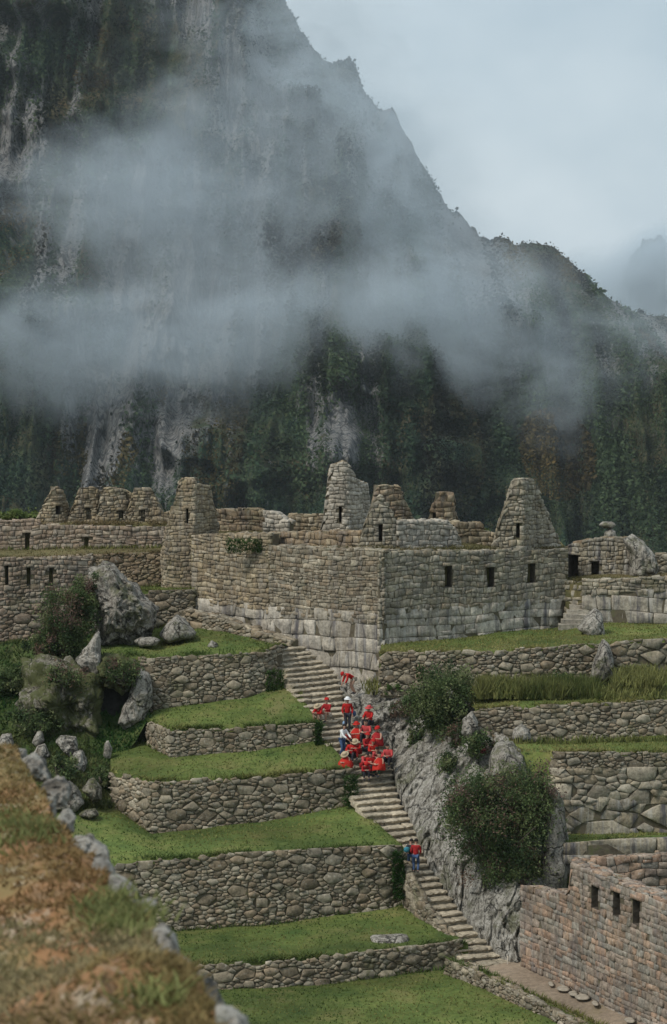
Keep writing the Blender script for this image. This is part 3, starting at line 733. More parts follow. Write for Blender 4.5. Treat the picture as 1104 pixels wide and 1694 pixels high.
lawn('grass_verge', [[(745, 1589, 91.9), (850, 1641, 88.1), (960, 1698, 84.3), (1040, 1740, 81.8)], [(790, 1602, 92.2), (882, 1646, 88.6), (984, 1692, 85.5), (1070, 1730, 82.9)]], M_GRASS, seed=17, grass=.6, nv=8, lip=0, amp=.02)
lawn('sand_path', [[(784, 1603, 92.2), (878, 1647, 88.5), (980, 1693, 85.4), (1066, 1732, 82.8), (1090, 1744, 82.3)], [(845, 1590, 93.0), (864, 1590, 92.8), (1104, 1702, 83.2), (1180, 1738, 80.7)]], M_SAND, seed=18, grass=0, nv=8, lip=0, amp=.015)
# rough slope on the left
Gs = sheet_grid([[(-140, 1350, 101), (60, 1346, 102), (195, 1334, 104.3)], [(-140, 1290, 104), (60, 1272, 105.5), (195, 1262, 107)], [(-140, 1190, 108.5), (60, 1180, 109.5), (252, 1190, 108.9)], [(-140, 1108, 112.5), (50, 1100, 113), (175, 1092, 112)], [(-140, 1068, 120), (45, 1066, 120.4), (165, 1060, 118.5)]], 110, 24)
Gs = Gs.copy(); nn_ = fbm(Gs[..., 0] * .5, Gs[..., 1] * .5, Gs[..., 2] * .5, 51, 5); Gs[..., 2] += nn_ * .3; Gs[..., 1] -= nn_ * .25
tag(mk('grass_slope', Gs.reshape(-1, 3), [gridfaces(*Gs.shape[:2])], M_ROUGH), kind='structure')
SHEETS.append((Gs, 2.2, 'rough'))

# ------------------------------------------------------------------ walls
CT = 'stone wall'
TW = 'dry stone walls holding up the terraces'
UP = 'walls of the upper stone buildings'
R_, F_, A_ = M_RUB, M_FINE, M_ASH
wall('retaining_wall', 'lowest knee high rubble wall under the lawn with the pale stone block', CT, [(310, 1598, 1636, 90.4), (440, 1592, 1634, 90.6), (560, 1580, 1622, 91.1), (735, 1559, 1597, 92.7), (762, 1556, 1594, 93.3)], [(0, 1, 'r', 0.168, 'rub', R_, .03, .14)], 11, group=TW)
wall('retaining_wall', 'long tall rubble wall between second and third lawn left of the stairs', CT, [(60, 1432, 1548, 96.1), (175, 1429, 1546, 96.1), (420, 1411, 1532, 96.8), (640, 1398, 1500, 98.0), (668, 1400, 1502, 98.4)], [(0, 1, 'r', 0.164, 'rub', R_, .026, .12)], 12, group=TW)
wall('retaining_wall', 'mossy rubble terrace wall with squared corner of pale blocks', CT, [(183, 1277, 1328, 104.5), (250, 1293, 1381, 102.15), (430, 1286, 1360, 102.8), (580, 1271, 1334, 103.7)], [(0, 1, 'r', 0.175, 'rub', R_, .026, .12)], 13, group=TW)
wall('retaining_wall', 'short cornered rubble wall below the seated pair on the stairs', CT, [(243, 1192, 1218, 108.4), (282, 1209, 1255, 106.0), (420, 1203, 1240, 106.3), (528, 1196, 1225, 106.8)], [(0, 1, 'r', 0.147, 'rub', R_, .026, .11)], 14, group=TW)
wall('retaining_wall', 'grey rubble wall right of the cave below the pyramid shaped rock', CT, [(232, 1088, 1178, 109.6), (255, 1088, 1176, 109.4), (410, 1080, 1150, 109.8), (440, 1078, 1144, 110.2), (468, 1064, 1132, 111)], [(0, 1, 'r', 0.147, 'rub', R_, .026, .11)], 15, group=TW)
wall('retaining_wall', 'broken low rubble wall climbing down to the top of the stairs', CT, [(300, 1008, 1036, 116.8), (360, 1022, 1052, 115.4), (420, 1043, 1072, 114), (478, 1060, 1090, 112.6)], [(0, 1, 'r', 0.161, 'rub', R_, .03, .15)], 16, cap=(.4, 'rub', R_), group=TW)
wall('retaining_wall', 'small rubble wall behind the pyramid shaped rock', CT, [(225, 977, 1035, 117.3), (322, 975, 1016, 118)], [(0, 1, 'r', 0.175, 'rub', R_, .03, .13)], 17, group=TW)
wall('retaining_wall', 'rubble wall under the bright lawn behind the small dark bush', CT, [(630, 1078, 1138, 108.5), (800, 1077, 1142, 107.5), (1002, 1064, 1122, 108.5)], [(0, 1, 'r', 0.154, 'rub', R_, .028, .12)], 18, group=TW)
wall('retaining_wall', 'coarse wall of large blocks right of the leaning boulder', CT, [(1010, 1062, 1128, 107.8), (1104, 1057, 1120, 108), (1180, 1056, 1118, 108)], [(0, 1, 'r', 0.252, 'rub', R_, .03, .14)], 19, group=TW)
wall('retaining_wall', 'even rubble wall below the row of tall weeds', CT, [(786, 1173, 1228, 102.9), (900, 1167, 1229, 102.7), (1104, 1158, 1216, 103.2), (1180, 1156, 1214, 103.3)], [(0, 1, 'r', 0.147, 'rub', R_, .026, .11)], 20, group=TW)
wall('retaining_wall', 'wall of huge fitted boulders with small stones on top, right of the large bush', CT, [(868, 1246, 1350, 99.4), (930, 1244, 1380, 98.4), (1104, 1246, 1380, 98.9), (1180, 1247, 1380, 98.9)], [(0, .40, 'r', 0.504, 'grey', A_, .02, .12), (.38, .80, 'r', 0.294, 'grey', R_, .024, .14), (.78, 1, 'r', 0.14, 'rub', R_, .026, .11)], 21, group=TW)
wall('retaining_wall', 'smooth low grey wall above the pink building', CT, [(936, 1394, 1430, 94.9), (1104, 1381, 1424, 95.4), (1180, 1377, 1420, 95.4)], [(0, 1, 'a', (2.0, .6), 'grey', A_, .006, .06)], 22, group=TW)
wall('kerb_wall', 'low rubble kerb between the bottom lawn and the sand path', CT, [(738, 1586, 1604, 92.0), (850, 1639, 1660, 87.9), (960, 1696, 1720, 84.1), (1040, 1738, 1765, 81.6)], [(0, 1, 'r', 0.112, 'rub', R_, .025, .10)], 23, thick=.35, cap=(.28, 'rub', R_))
wall('stair_side_wall', 'sloping rubble wall carrying the left edge of the lower stairs', CT, [(660, 1414, 1506, 98.7), (676, 1448, 1522, 97.5), (690, 1478, 1540, 96.4), (706, 1502, 1552, 95.6), (726, 1526, 1566, 94.8), (752, 1566, 1590, 93.6)], [(0, 1, 'r', 0.14, 'rub', R_, .026, .08)], 24, thick=.32, cap=(.32, 'rub', R_))
wall('building_wall', 'pinkish finely coursed wall with three niches beside the sand path', CT, [(862, 1467, 1592, 92.3), (941, 1483, 1629, 89.1), (944, 1428, 1631, 89.0), (1104, 1493, 1706, 82.8), (1180, 1524, 1742, 80.2)], [(0, 1, 'a', (.40, .225), 'red', M_RED, .012, .04)], 25, holes=[(978.5, 1464, 989, 1503), (1014.5, 1474, 1025, 1516), (1047, 1487, 1058, 1530)], thick=.85, cap=(.35, 'red', R_), niches=.42, hole_name='niche')
wall('building_wall', 'low back wall behind the niched pink wall at the right edge', CT, [(950, 1424, 1452, 93.2), (1104, 1413, 1462, 93.6), (1180, 1408, 1462, 93.6)], [(0, 1, 'c', (0.41, 0.252), 'red', R_, .02, .08)], 26, thick=.7, cap=(.35, 'red', R_))

wall('bastion_wall', 'tan bulging wall left of the corner seam above the top of the stairs', CT, [(320, 885, 1014, 118.3), (385, 883, 1036, 116.8), (447, 882, 1060, 115.4)], [(0, (.20, .32), 'a', (.75, .62), 'light', A_, .012, .07), ((.14, .26), 1, 'c', (0.344, 0.197), 'tan', F_, .02, .085)], 31, group=UP, cap=(.4, 'tan', F_))
wall('bastion_wall', 'grey wall with polished ashlar foot standing directly over the staircase', CT, [(447, 903, 1062, 115.35), (540, 906, 1110, 113.4), (600, 908, 1158, 112.15), (634, 909, 1162, 111.5)], [(0, (.38, .60), 'a', (.95, .55), 'light', A_, .012, .07), ((.32, .54), 1, 'c', (0.312, 0.181), 'rub', F_, .018, .07)], 32, group=UP, cap=(.4, 'rub', F_), sink=1.5)
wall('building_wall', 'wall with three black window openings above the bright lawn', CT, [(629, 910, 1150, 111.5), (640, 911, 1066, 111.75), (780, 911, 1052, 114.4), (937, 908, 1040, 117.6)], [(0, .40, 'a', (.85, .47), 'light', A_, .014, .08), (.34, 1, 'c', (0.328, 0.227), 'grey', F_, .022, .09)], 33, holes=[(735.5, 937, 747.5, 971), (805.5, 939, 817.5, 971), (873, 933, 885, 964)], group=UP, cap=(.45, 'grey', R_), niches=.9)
wall('building_wall', 'low brown set back wall with two small square holes', CT, [(440, 882, 915, 116.8), (600, 878, 918, 113.9)], [(0, 1, 'c', (0.41, 0.252), 'brown', F_, .024, .10)], 34, holes=[(540, 909, 546, 918), (572, 908, 579, 917)], group=UP, cap=(.4, 'brown', R_))
wall('building_wall', 'low reddish wall right of the stepped tower gable', CT, [(354, 843, 882, 123.5), (430, 841, 882, 123.2), (440, 852, 882, 123.1), (470, 854, 882, 123)], [(0, 1, 'c', (0.344, 0.21), 'brown', F_, .024, .09)], 35, group=UP, cap=(.4, 'tan', R_))
wall('building_wall', 'short pale wall stub left of the tallest gable', CT, [(438, 846, 880, 121.5), (455, 846, 880, 121.5), (476, 862, 882, 121.2)], [(0, 1, 'c', (0.344, 0.21), 'light', F_, .02, .09)], 36, group=UP, cap=(.4, 'light', R_))
wall('building_wall', 'thin low mossy wall at the foot of the tallest gable', CT, [(474, 853, 884, 125), (538, 851, 884, 125.2)], [(0, 1, 'c', (0.369, 0.227), 'tan', F_, .02, .09)], 37, group=UP, cap=(.4, 'tan', R_))
GA = 'gable'
wall('tower_gable', 'tall tan gable shaped like a tower with flat top and slit window', GA, [(268, 905, 978, 120.6), (277, 868, 978, 119.7), (300, 790, 978, 119.4), (322, 793, 978, 119.2), (327, 800, 890, 119.6), (348, 802, 890, 120.6), (355, 842, 890, 120.9), (360, 848, 890, 121.1)], [(0, 1, 'c', (0.295, 0.168), 'tan', F_, .018, .075)], 41, holes=[(309, 842, 312, 866)], thick=1.0, group=UP, cap=(.4, 'tan', F_))
wall('gable_wall', 'tallest pale gable with mossy right slope and reddish slit window', GA, [(532, 880, 884, 122.5), (541, 800, 884, 122.3), (547, 768, 884, 122.2), (570, 762, 884, 122), (577, 766, 885, 122.1), (592, 794, 888, 122.7), (609, 799, 890, 124), (614, 840, 892, 124.5), (618, 880, 892, 125)], [(0, 1, 'c', (0.328, 0.197), 'light', F_, .02, .085)], 42, holes=[(561, 838, 565.5, 864)], thick=1.0, group=UP, cap=(.4, 'tan', R_))
wall('gable_wall', 'pointed gable with tall slit window on the front corner of the bastion', GA, [(592, 905, 916, 113.2), (602, 868, 916, 113.2), (617, 828, 916, 113.2), (631, 816, 916, 113.2), (650, 846, 915, 113.33), (667, 882, 914, 113.53), (673, 905, 912, 113.6)], [(0, 1, 'c', (0.312, 0.21), 'grey', F_, .024, .10)], 43, holes=[(627, 868, 633, 895)], thick=.9, group=UP)
wall('gable_wall', 'dark rough gable standing behind the pointed corner gable', GA, [(604, 880, 905, 116.2), (618, 815, 905, 116.2), (627, 801, 905, 116.2), (661, 802, 905, 116.6), (676, 840, 905, 117.0), (690, 868, 905, 117.4)], [(0, 1, 'c', (0.328, 0.202), 'brown', F_, .03, .12)], 44, thick=1.0, group=UP)
wall('building_wall', 'bright broken wall stub with sloping right end between two gables', CT, [(660, 862, 912, 113.3), (742, 860, 912, 114.93), (752, 872, 911, 115.13), (766, 905, 911, 115.41)], [(0, 1, 'c', (0.312, 0.21), 'light', F_, .022, .10)], 45, thick=.9, group=UP, cap=(.4, 'light', R_))
wall('gable_wall', 'smallest flat topped gable with a notch window far behind', GA, [(703, 868, 880, 127.4), (712, 846, 880, 127.2), (722, 814, 880, 127), (749, 812, 880, 127.2), (752, 830, 880, 127.6), (757, 868, 880, 128)], [(0, 1, 'c', (0.492, 0.235), 'brown', F_, .026, .11)], 46, holes=[(716, 848, 721, 861)], thick=1.0, group=UP)
wall('building_wall', 'stepped low wall between smallest gable and large right gable', CT, [(755, 864, 908, 118.2), (796, 865, 908, 118.6), (798, 880, 908, 118.6), (822, 882, 908, 118.8)], [(0, 1, 'c', (0.41, 0.235), 'tan', F_, .024, .10)], 47, group=UP, cap=(.4, 'tan', R_))
wall('gable_wall', 'large right gable with one window and dark stepped right slope', GA, [(816, 903, 914, 116.05), (828, 858, 914, 116.05), (849, 794, 914, 116.05), (866, 791, 914, 116.05), (883, 792, 914, 117.25), (901, 835, 914, 118.25), (916, 873, 914, 119.05), (928, 903, 914, 119.65)], [(0, 1, 'c', (0.312, 0.21), 'grey', F_, .024, .11)], 48, holes=[(854.5, 866, 860, 889)], thick=.55, group=UP, cap=(.36, 'grey', R_))
wall('building_wall', 'dark stained wall with black doorway right of the large gable', CT, [(934, 905, 972, 120.8), (965, 893, 968, 120.3), (1046, 888, 962, 119.8)], [(0, 1, 'c', (0.328, 0.21), 'grey', A_, .022, .09)], 49, holes=[(941, 918, 957, 975), (979, 929, 991, 957)], group=UP, cap=(.4, 'brown', R_), niches=.6, hole_name='opening')
wall('building_wall', 'pale wall of large fitted blocks right of the small steps', CT, [(966, 960, 1032, 116.7), (1104, 955, 1034, 116.2), (1180, 954, 1034, 116.2)], [(0, .68, 'a', (1.0, .52), 'light', A_, .014, .07), (.66, 1, 'c', (0.344, 0.21), 'grey', F_, .022, .09)], 50, group=UP, cap=(.4, 'grey', R_))
wall('building_wall', 'small stone face above the short flight of steps', CT, [(937, 963, 1006, 117.5), (970, 961, 1004, 117.1)], [(0, 1, 'c', (.34, .2), 'grey', F_, .022, .09)], 60, thick=.3, group=UP)
wall('building_wall', 'low wall stub at the right edge behind the sloping boulder', CT, [(1086, 918, 962, 121), (1180, 905, 962, 121)], [(0, 1, 'r', 0.168, 'grey', F_, .024, .10)], 51, group=UP, cap=(.4, 'grey', R_))
wall('building_wall', 'pinkish long wall under the row of left gables with narrow doorway', CT, [(-90, 864, 916, 126.5), (62, 860, 916, 126.5), (66, 868, 916, 126.5), (284, 872, 916, 127)], [(0, 1, 'c', (0.344, 0.185), 'pink', F_, .02, .075)], 52, holes=[(140, 889, 146.5, 914), (42, 882, 49, 910)], group=UP, cap=(.4, 'pink', R_), hole_name='opening')
wall('building_wall', 'big left wall with three slit windows over rough rubble', CT, [(-90, 926, 1064, 120), (0, 925, 1068, 120.3), (110, 921, 1078, 121.2), (152, 918, 1078, 121.8)], [(0, .46, 'r', 0.182, 'pink', R_, .028, .11), (.44, 1, 'c', (0.312, 0.185), 'pink', F_, .022, .09)], 53, holes=[(9.5, 936, 14.5, 966), (45, 939, 51, 967), (82, 940, 88, 969)], group=UP, cap=(.4, 'pink', R_))
wall('building_wall', 'brown rounded stone wall between the lichen boulder and tower gable', CT, [(138, 917, 978, 122), (284, 914, 980, 121.6)], [(0, 1, 'r', 0.147, 'brown', R_, .03, .13)], 54, group=UP)
wall('building_wall', 'ragged broken wall joining the middle left gables', CT, [(117.0, 861, 874, 128.3), (134.0, 810, 874, 128.3), (158.0, 808, 874, 128.3), (166.0, 812, 875, 128.3), (187.0, 804, 875, 128.3), (209.0, 810, 875, 128.3), (217.0, 816, 876, 128.1), (230.0, 808, 877, 128.1), (248.0, 809, 877, 128.1), (263.0, 834, 878, 127.9), (272.0, 850, 878, 127.9), (288.0, 841, 878, 127.7)], [(0, 1, 'c', (.28, .17), 'tan', F_, .022, .09)], 59, group=UP)
wall('gable_wall', 'leftmost pointed gable with square window', GA, [(55.0, 867, 874, 127.7), (71.5, 834, 874, 127.7), (85.6, 809, 874, 127.7), (95.0, 803, 874, 127.8), (106.7, 812, 874, 128.1), (116.1, 844, 874, 128.7), (122.0, 867, 874, 129.1)], [(0, 1, 'c', (.28, .17), 'tan', F_, .024, .10)], 55, holes=[(92.5, 837, 100, 851)], thick=.9, group=UP)
wall('gable_wall', 'second gable from the left with ragged top and slit window', GA, [(108.0, 869, 876, 127.9), (119.3, 837, 876, 127.9), (131.8, 806, 876, 127.9), (160.1, 805, 876, 128.1), (169.2, 839, 876, 128.7), (176.0, 867, 876, 129.1)], [(0, 1, 'c', (.28, .17), 'tan', F_, .024, .10)], 56, holes=[(143, 840, 149.5, 857)], thick=.9, group=UP)
wall('gable_wall', 'third gable from the left, most ruined, with broad rubble shoulder', GA, [(155.0, 871, 878, 127.8), (166.0, 821, 878, 127.8), (179.2, 805, 878, 127.8), (208.9, 811, 878, 128.0), (216.6, 844, 878, 128.3), (221.0, 869, 878, 128.6)], [(0, 1, 'c', (.28, .17), 'tan', F_, .026, .12)], 57, holes=[(197, 845, 204, 857)], thick=.9, group=UP)
wall('gable_wall', 'fourth gable from the left, nearest to the tower gable', GA, [(201.0, 873, 880, 127.8), (212.2, 839, 880, 127.8), (223.4, 806, 880, 127.8), (250.2, 806, 880, 128.0), (264.7, 839, 880, 128.4), (277.0, 871, 880, 128.8)], [(0, 1, 'c', (.28, .17), 'tan', F_, .024, .10)], 58, holes=[(233.5, 844, 240, 861)], thick=.9, group=UP)

# ------------------------------------------------------------------ stairs
SL = np.array([(1073, 470), (1110, 478), (1150, 497), (1185, 520), (1200, 528), (1240, 553), (1275, 572), (1290, 581), (1320, 592), (1355, 618), (1388, 643), (1420, 664), (1450, 677), (1480, 690), (1500, 705), (1520, 722), (1560, 747), (1587, 768), (1610, 808)], float)
SR = np.array([(1073, 508), (1100, 537), (1120, 560), (1150, 570), (1185, 578), (1200, 605), (1240, 643), (1290, 653), (1330, 664), (1365, 686), (1430, 711), (1480, 741), (1515, 770), (1555, 808), (1610, 866)], float)
def Dst(py): return 92 + (1606 - py) / 533 * 20
def stairs():
    rng = np.random.default_rng(77)
    root = thing('stone_stairway', 'long worn stone staircase climbing between the lawns and the rock slab', 'stairs', tuple(P(700, 1450, Dst(1450))))
    py = 1609.0; k = 0; prev = None
    L, R, Z = [], [], []
    while py > 1072:
        D = Dst(py); xl = np.interp(py, SL[:, 0], SL[:, 1]); xr = np.interp(py, SR[:, 0], SR[:, 1])
        a = P(xl, py, D); dy = (xr - xl) * .10
        DR = (CAMZ - a[2]) / 1.0; b = P(xr, py - dy, D + .0)
        # same height on the right, so a little farther away
        for _ in range(3): b = P(xr, py - dy, b[1] * (CAMZ - a[2]) / (CAMZ - b[2]))
        L.append(a); R.append(b)
        a -= (b - a) / np.linalg.norm(b - a) * .16
        py -= 8.1 + (py - 1073) / 533 * 4.2
    n = len(L)
    for i in range(n):
        a, b = L[i], R[i]; w = np.linalg.norm(b[:2] - a[:2]); d = (b - a) / w; back = np.array([-d[1], d[0], 0])
        rise = (L[i][2] - L[i - 1][2]) if i else .2
        m = max(2, int(round(w / rng.uniform(.55, .95)))); cuts = np.concatenate([[0], np.sort((np.arange(1, m) + rng.uniform(-.3, .3, m - 1)) / m), [1]])
        V, Fc = [], []
        for q in range(m):
            t0, t1 = cuts[q], cuts[q + 1]; e = rng.uniform(.08, .13); off = rng.uniform(-.04, .05); dz = rng.uniform(-.028, .02)
            # profile across the tread: worn nose, riser, foot
            prof = [(.05 + off, -rise - .12), (.05 + off, -.12), (-.03 + off, -.095), (-.06 + off, -.045), (-.03 + off, -.005), (.06 + off, .0), (.34, 0.004), (.62, -.01), (.66, -rise)]
            ts = np.linspace(t0 + .004, t1 - .004, 6); k0 = len(V); npf = len(prof)
            for j, t in enumerate(ts):
                ee = .035 if j in (0, 5) else 0
                for (o_, z_) in prof:
                    jit = rng.normal(0, .010, 3) if z_ > -.14 else np.zeros(3)
                    V.append(a + d * (w * t) + back * (o_ + ee) + np.array([0, 0, z_ + dz - (.02 if ee and z_ > -.05 else 0)]) + jit)
            for j in range(5):
                for p_ in range(npf - 1): Fc.append((k0 + j * npf + p_, k0 + (j + 1) * npf + p_, k0 + (j + 1) * npf + p_ + 1, k0 + j * npf + p_ + 1))
            Fc.append(tuple(k0 + p_ for p_ in range(npf))); Fc.append(tuple(k0 + 5 * npf + p_ for p_ in range(npf - 1, -1, -1)))
        V = np.array(V); V[:, 2] -= .0
        mk('step', V, Fc, M_STEP, root, tint=np.array([.44, .375, .28]) * rng.uniform(.85, 1.12), smooth=False)
    G = np.array([[l + np.array([-.02, .4, -.6]) for l in L], [l + np.array([.05, .25, -.3]) for l in L], [(l + r) / 2 + np.array([0, .2, -.3]) for l, r in zip(L, R)], [r + np.array([.05, .5, -.5]) for r in R]])
    G[..., 1] += .12
    mk('core', G.reshape(-1, 3), [gridfaces(*G.shape[:2])], M_CORE, root)
    return L, R
STL, STR = stairs()
def steps_small():
    rng = np.random.default_rng(8); root = thing('stone_steps', 'short flight of steps between the windowed wall and the pale block wall', 'stairs', tuple(P(950, 1034, 115.5)))
    for i in range(7):
        py = 1033 - i * 8; D = 115.6 + i * .33; x0 = 925 + i * 4.5; x1 = 968 + i * 2
        a, b = P(x0, py, D), P(x1, py, D); bk = np.array([0, .6, 0]); dn = np.array([0, 0, -.3]); nz_ = rng.normal(0, .015, (12, 3))
        V = np.array([a, b, b + bk, a + bk, a + dn, b + dn, b + bk + dn, a + bk + dn, (a + b) / 2 + [0, -.05, .01], (a + b) / 2 + dn, (a + b) / 2 + bk, (a + b) / 2 + [0, -.03, -.1]]) + nz_
        Fc = [(0, 8, 10, 3), (8, 1, 2, 10), (4, 9, 8, 0), (9, 5, 1, 8), (0, 3, 7, 4), (1, 5, 6, 2)]
        mk('step', V, Fc, M_STEP, root, tint=np.array([.36, .32, .26]) * rng.uniform(.85, 1.15), smooth=False)
steps_small()

# ------------------------------------------------------------------ rock slab and boulders
_, GSL = rock_sheet('rock_slab', [
 [(560, 1128, 111.2), (573, 1160, 109.6), (582, 1190, 108.2), (648, 1236, 106.6), (655, 1290, 104.2), (688, 1372, 101), (712, 1432, 98.7), (772, 1515, 95.5), (810, 1556, 94), (862, 1606, 92.3)],
 [(600, 1126, 111.2), (640, 1165, 109), (665, 1205, 107), (690, 1250, 104.6), (705, 1300, 102.2), (738, 1375, 98.8), (772, 1432, 96.4), (808, 1490, 94.6), (836, 1532, 93.6), (866, 1602, 92.4)],
 [(640, 1124, 110.6), (690, 1160, 107.5), (735, 1200, 105), (780, 1240, 102), (800, 1290, 99.6), (815, 1370, 97.2), (835, 1430, 95.6), (855, 1462, 94.2), (863, 1482, 93.4), (870, 1600, 92.6)],
 [(680, 1120, 109.6), (745, 1140, 107), (800, 1180, 104.6), (858, 1240, 101.4), (892, 1270, 99.9), (925, 1360, 98.2), (938, 1400, 96.9), (938, 1440, 95.6), (930, 1480, 94.6), (900, 1600, 94.2)]],
 M_SLAB, 61, 'long pale lichen covered rock slab rising beside the staircase', 'rock', amp=.38, sc=.45, nu=330, nv=44, crack=.3, amp2=.15)
BG = 'boulders lying among the terraces'
def bd(outline, D, T, mat, seed, label, **k): return rock('boulder', outline, D, T, mat, seed, label, group=BG, **k)
bd([(140, 940), (165, 928), (190, 932), (212, 958), (238, 985), (262, 1008), (252, 1035), (225, 1060), (165, 1066), (152, 1020), (160, 985)], 114.2, 2.2, M_ROCK, 71, 'huge streaked lichen boulder right of the tall left bush', amp=.22, na=110, nr=36)
bd([(262, 1050), (276, 1032), (292, 1017), (305, 1024), (326, 1048), (318, 1056), (280, 1063)], 113.3, 1.0, M_PALE, 72, 'pyramid shaped rock on the small upper lawn', amp=.06)
bd([(221, 1060), (232, 1054), (255, 1054), (266, 1059), (260, 1067), (232, 1069)], 112, .5, M_PALE, 73, 'flat oval stone left of the pyramid shaped rock', amp=.06)
bd([(342, 1070), (350, 1059), (360, 1064), (361, 1073)], 111.6, .3, M_PALE, 74, 'small pointed stone right of the pyramid shaped rock', amp=.06, na=24, nr=8)
bd([(42, 1104), (70, 1092), (100, 1090), (140, 1092), (166, 1100), (172, 1150), (165, 1200), (152, 1232), (118, 1226), (70, 1204), (48, 1160)], 109.6, 1.5, M_ROCKM, 75, 'mossy brown outcrop forming the left side of the cave', amp=.26, na=110, nr=34)
bd([(148, 1092), (175, 1080), (225, 1088), (240, 1108), (226, 1136), (205, 1150), (190, 1140), (172, 1135), (152, 1120)], 109.9, 1.3, M_ROCKM, 76, 'moss draped rock overhanging the cave mouth', amp=.25, na=80, nr=24)
bd([(230, 1108), (246, 1112), (253, 1140), (252, 1170), (238, 1190), (205, 1203), (196, 1196), (203, 1170), (218, 1140)], 108.9, .7, M_PALE, 77, 'pale leaning slab on the right of the cave', amp=.14, na=80, nr=24)
bd([(135, 1115), (180, 1105), (218, 1115), (216, 1200), (205, 1240), (150, 1240)], 109.9, .35, M_VOID, 78, 'rock coloured as shade at the back of the cave', amp=.1)  # dark body added to fill the cave mouth with painted shade
bd([(165, 1042), (168, 1080), (164, 1122), (150, 1112), (132, 1098), (126, 1088), (146, 1068), (156, 1050)], 109.4, .6, M_PALE, 79, 'narrow pale rock fin below the tall left bush', amp=.15, na=70, nr=20)
bd([(92, 1226), (100, 1217), (126, 1219), (130, 1238), (118, 1252), (104, 1240)], 106.4, .6, M_PALE, 80, 'upper of two stacked pale rocks left of the standing stone', amp=.12)
bd([(113, 1262), (122, 1244), (136, 1241), (145, 1262), (143, 1276), (124, 1284)], 105.8, .6, M_PALE, 81, 'lower of two stacked pale rocks left of the standing stone', amp=.12)
bd([(171, 1250), (173, 1230), (179, 1223), (186, 1238), (184, 1254), (176, 1256)], 106.6, .25, M_PALE, 82, 'small upright standing stone in front of the cave', amp=.05, na=30, nr=10, lean=.02)
bd([(92, 1340), (96, 1310), (112, 1292), (128, 1304), (140, 1328), (128, 1342)], 102.8, .7, M_ROCK, 83, 'grey pointed boulder beside the foreground ridge', amp=.1)
bd([(136, 1306), (146, 1290), (156, 1288), (168, 1305), (170, 1322), (155, 1326)], 103.6, .6, M_ROCKM, 84, 'yellow mossy squarish boulder left of the cornered wall', amp=.1)
bd([(128, 1348), (140, 1340), (158, 1338), (166, 1349), (150, 1354)], 102.2, .4, M_ROCKM, 85, 'low mossy stone under the yellow mossy boulder', amp=.1, na=30, nr=10)
bd([(53, 1228), (62, 1210), (70, 1208), (74, 1226), (62, 1236)], 106.8, .4, M_PALE, 86, 'small pale rock on the left slope, upper of a pair', amp=.1, na=30, nr=10)
bd([(54, 1250), (62, 1234), (74, 1230), (84, 1250), (72, 1258)], 106.2, .4, M_ROCK, 87, 'small grey rock on the left slope, lower of a pair', amp=.1, na=30, nr=10)
bd([(-4, 1236), (2, 1216), (18, 1214), (24, 1230), (12, 1242)], 106.8, .5, M_PALE, 88, 'pale rock at the left edge of the picture', amp=.1, na=30, nr=10)
bd([(955, 1040), (968, 1022), (986, 1005), (996, 1016), (1001, 1050), (990, 1058), (970, 1052)], 112.6, .9, M_PALE, 89, 'triangular pale rock in front of the short steps', amp=.08)
bd([(976, 1118), (984, 1090), (998, 1058), (1008, 1064), (1016, 1095), (1012, 1122), (992, 1128)], 107.0, .8, M_ROCK, 90, 'leaning boulder set into the wall above the weeds', amp=.12)
bd([(1040, 955), (1042, 918), (1030, 892), (1048, 884), (1066, 896), (1082, 918), (1090, 940), (1082, 956)], 119.6, 1.3, M_PALE, 91, 'big sloping grey boulder at the right end of the stained wall', amp=.12)
bd([(1000, 892), (1000, 880), (1009, 873), (1018, 878), (1020, 892)], 124, .6, M_PALE, 92, 'round rock behind the stained wall', amp=.1, na=30, nr=10)
bd([(990, 868), (998, 863), (1014, 863), (1020, 868), (1013, 874), (999, 874)], 124, .5, M_ROCK, 93, 'flat dark rock balanced on the round rock behind the stained wall', amp=.1, na=30, nr=10)
bd([(808, 1282), (812, 1250), (822, 1231), (850, 1230), (868, 1248), (874, 1275), (850, 1300)], 99.2, 1.0, M_ROCK, 94, 'blunt grey boulder on top of the large bush', amp=.12)
bd([(763, 1212), (766, 1190), (782, 1176), (792, 1196), (790, 1215), (775, 1222)], 102.6, .6, M_PALE, 95, 'upright pale rock at the left end of the weed terrace wall', amp=.12)
bd([(846, 1222), (850, 1206), (862, 1198), (876, 1206), (880, 1222), (862, 1228)], 102.2, .5, M_PALE, 96, 'pale rock at the foot of the even rubble wall', amp=.1, na=40, nr=12)
bd([(895, 1480), (896, 1400), (905, 1330), (920, 1300), (934, 1330), (940, 1400), (938, 1470), (920, 1486)], 95.6, .9, M_PALE, 97, 'tall grey rock pillar behind the right side of the large bush', amp=.1, lean=.1)
rock('stone_block', [(612, 1549), (640, 1547.5), (674, 1547), (677, 1552), (675, 1565), (650, 1567), (620, 1568), (615, 1560)], 93.4, .55, M_PALE, 98, 'long pale rectangular stone block lying on the lowest terrace lawn', 'stone block', lean=.3, amp=.04, na=60)
# loose flat stones along the foot of the pink wall
M_FLAT = plain('pale_flat_stone', (.33, .285, .225), .3, 4)
rng = np.random.default_rng(4)
for i, (x, y, r) in enumerate([(912, 1626, 4), (932, 1634, 10), (949, 1642, 7), (964, 1648, 12), (985, 1658, 5), (1042, 1686, 8)]):
    a = np.linspace(0, 6.28, 9)[:-1]; k = rng.uniform(.8, 1.2, 8)
    rock('flat_stone', np.stack([x + 1.15 * r * k * np.cos(a), y + 1.5 + r * .2 * k * np.sin(a)], 1), 22.97 * F / (y + 1 - 600) , .34, M_FLAT, 120 + i, 'flat pale stone at the foot of the pink wall beside the sand path', 'stone', na=24, nr=8, amp=.08, group='flat stones along the foot of the pink wall')

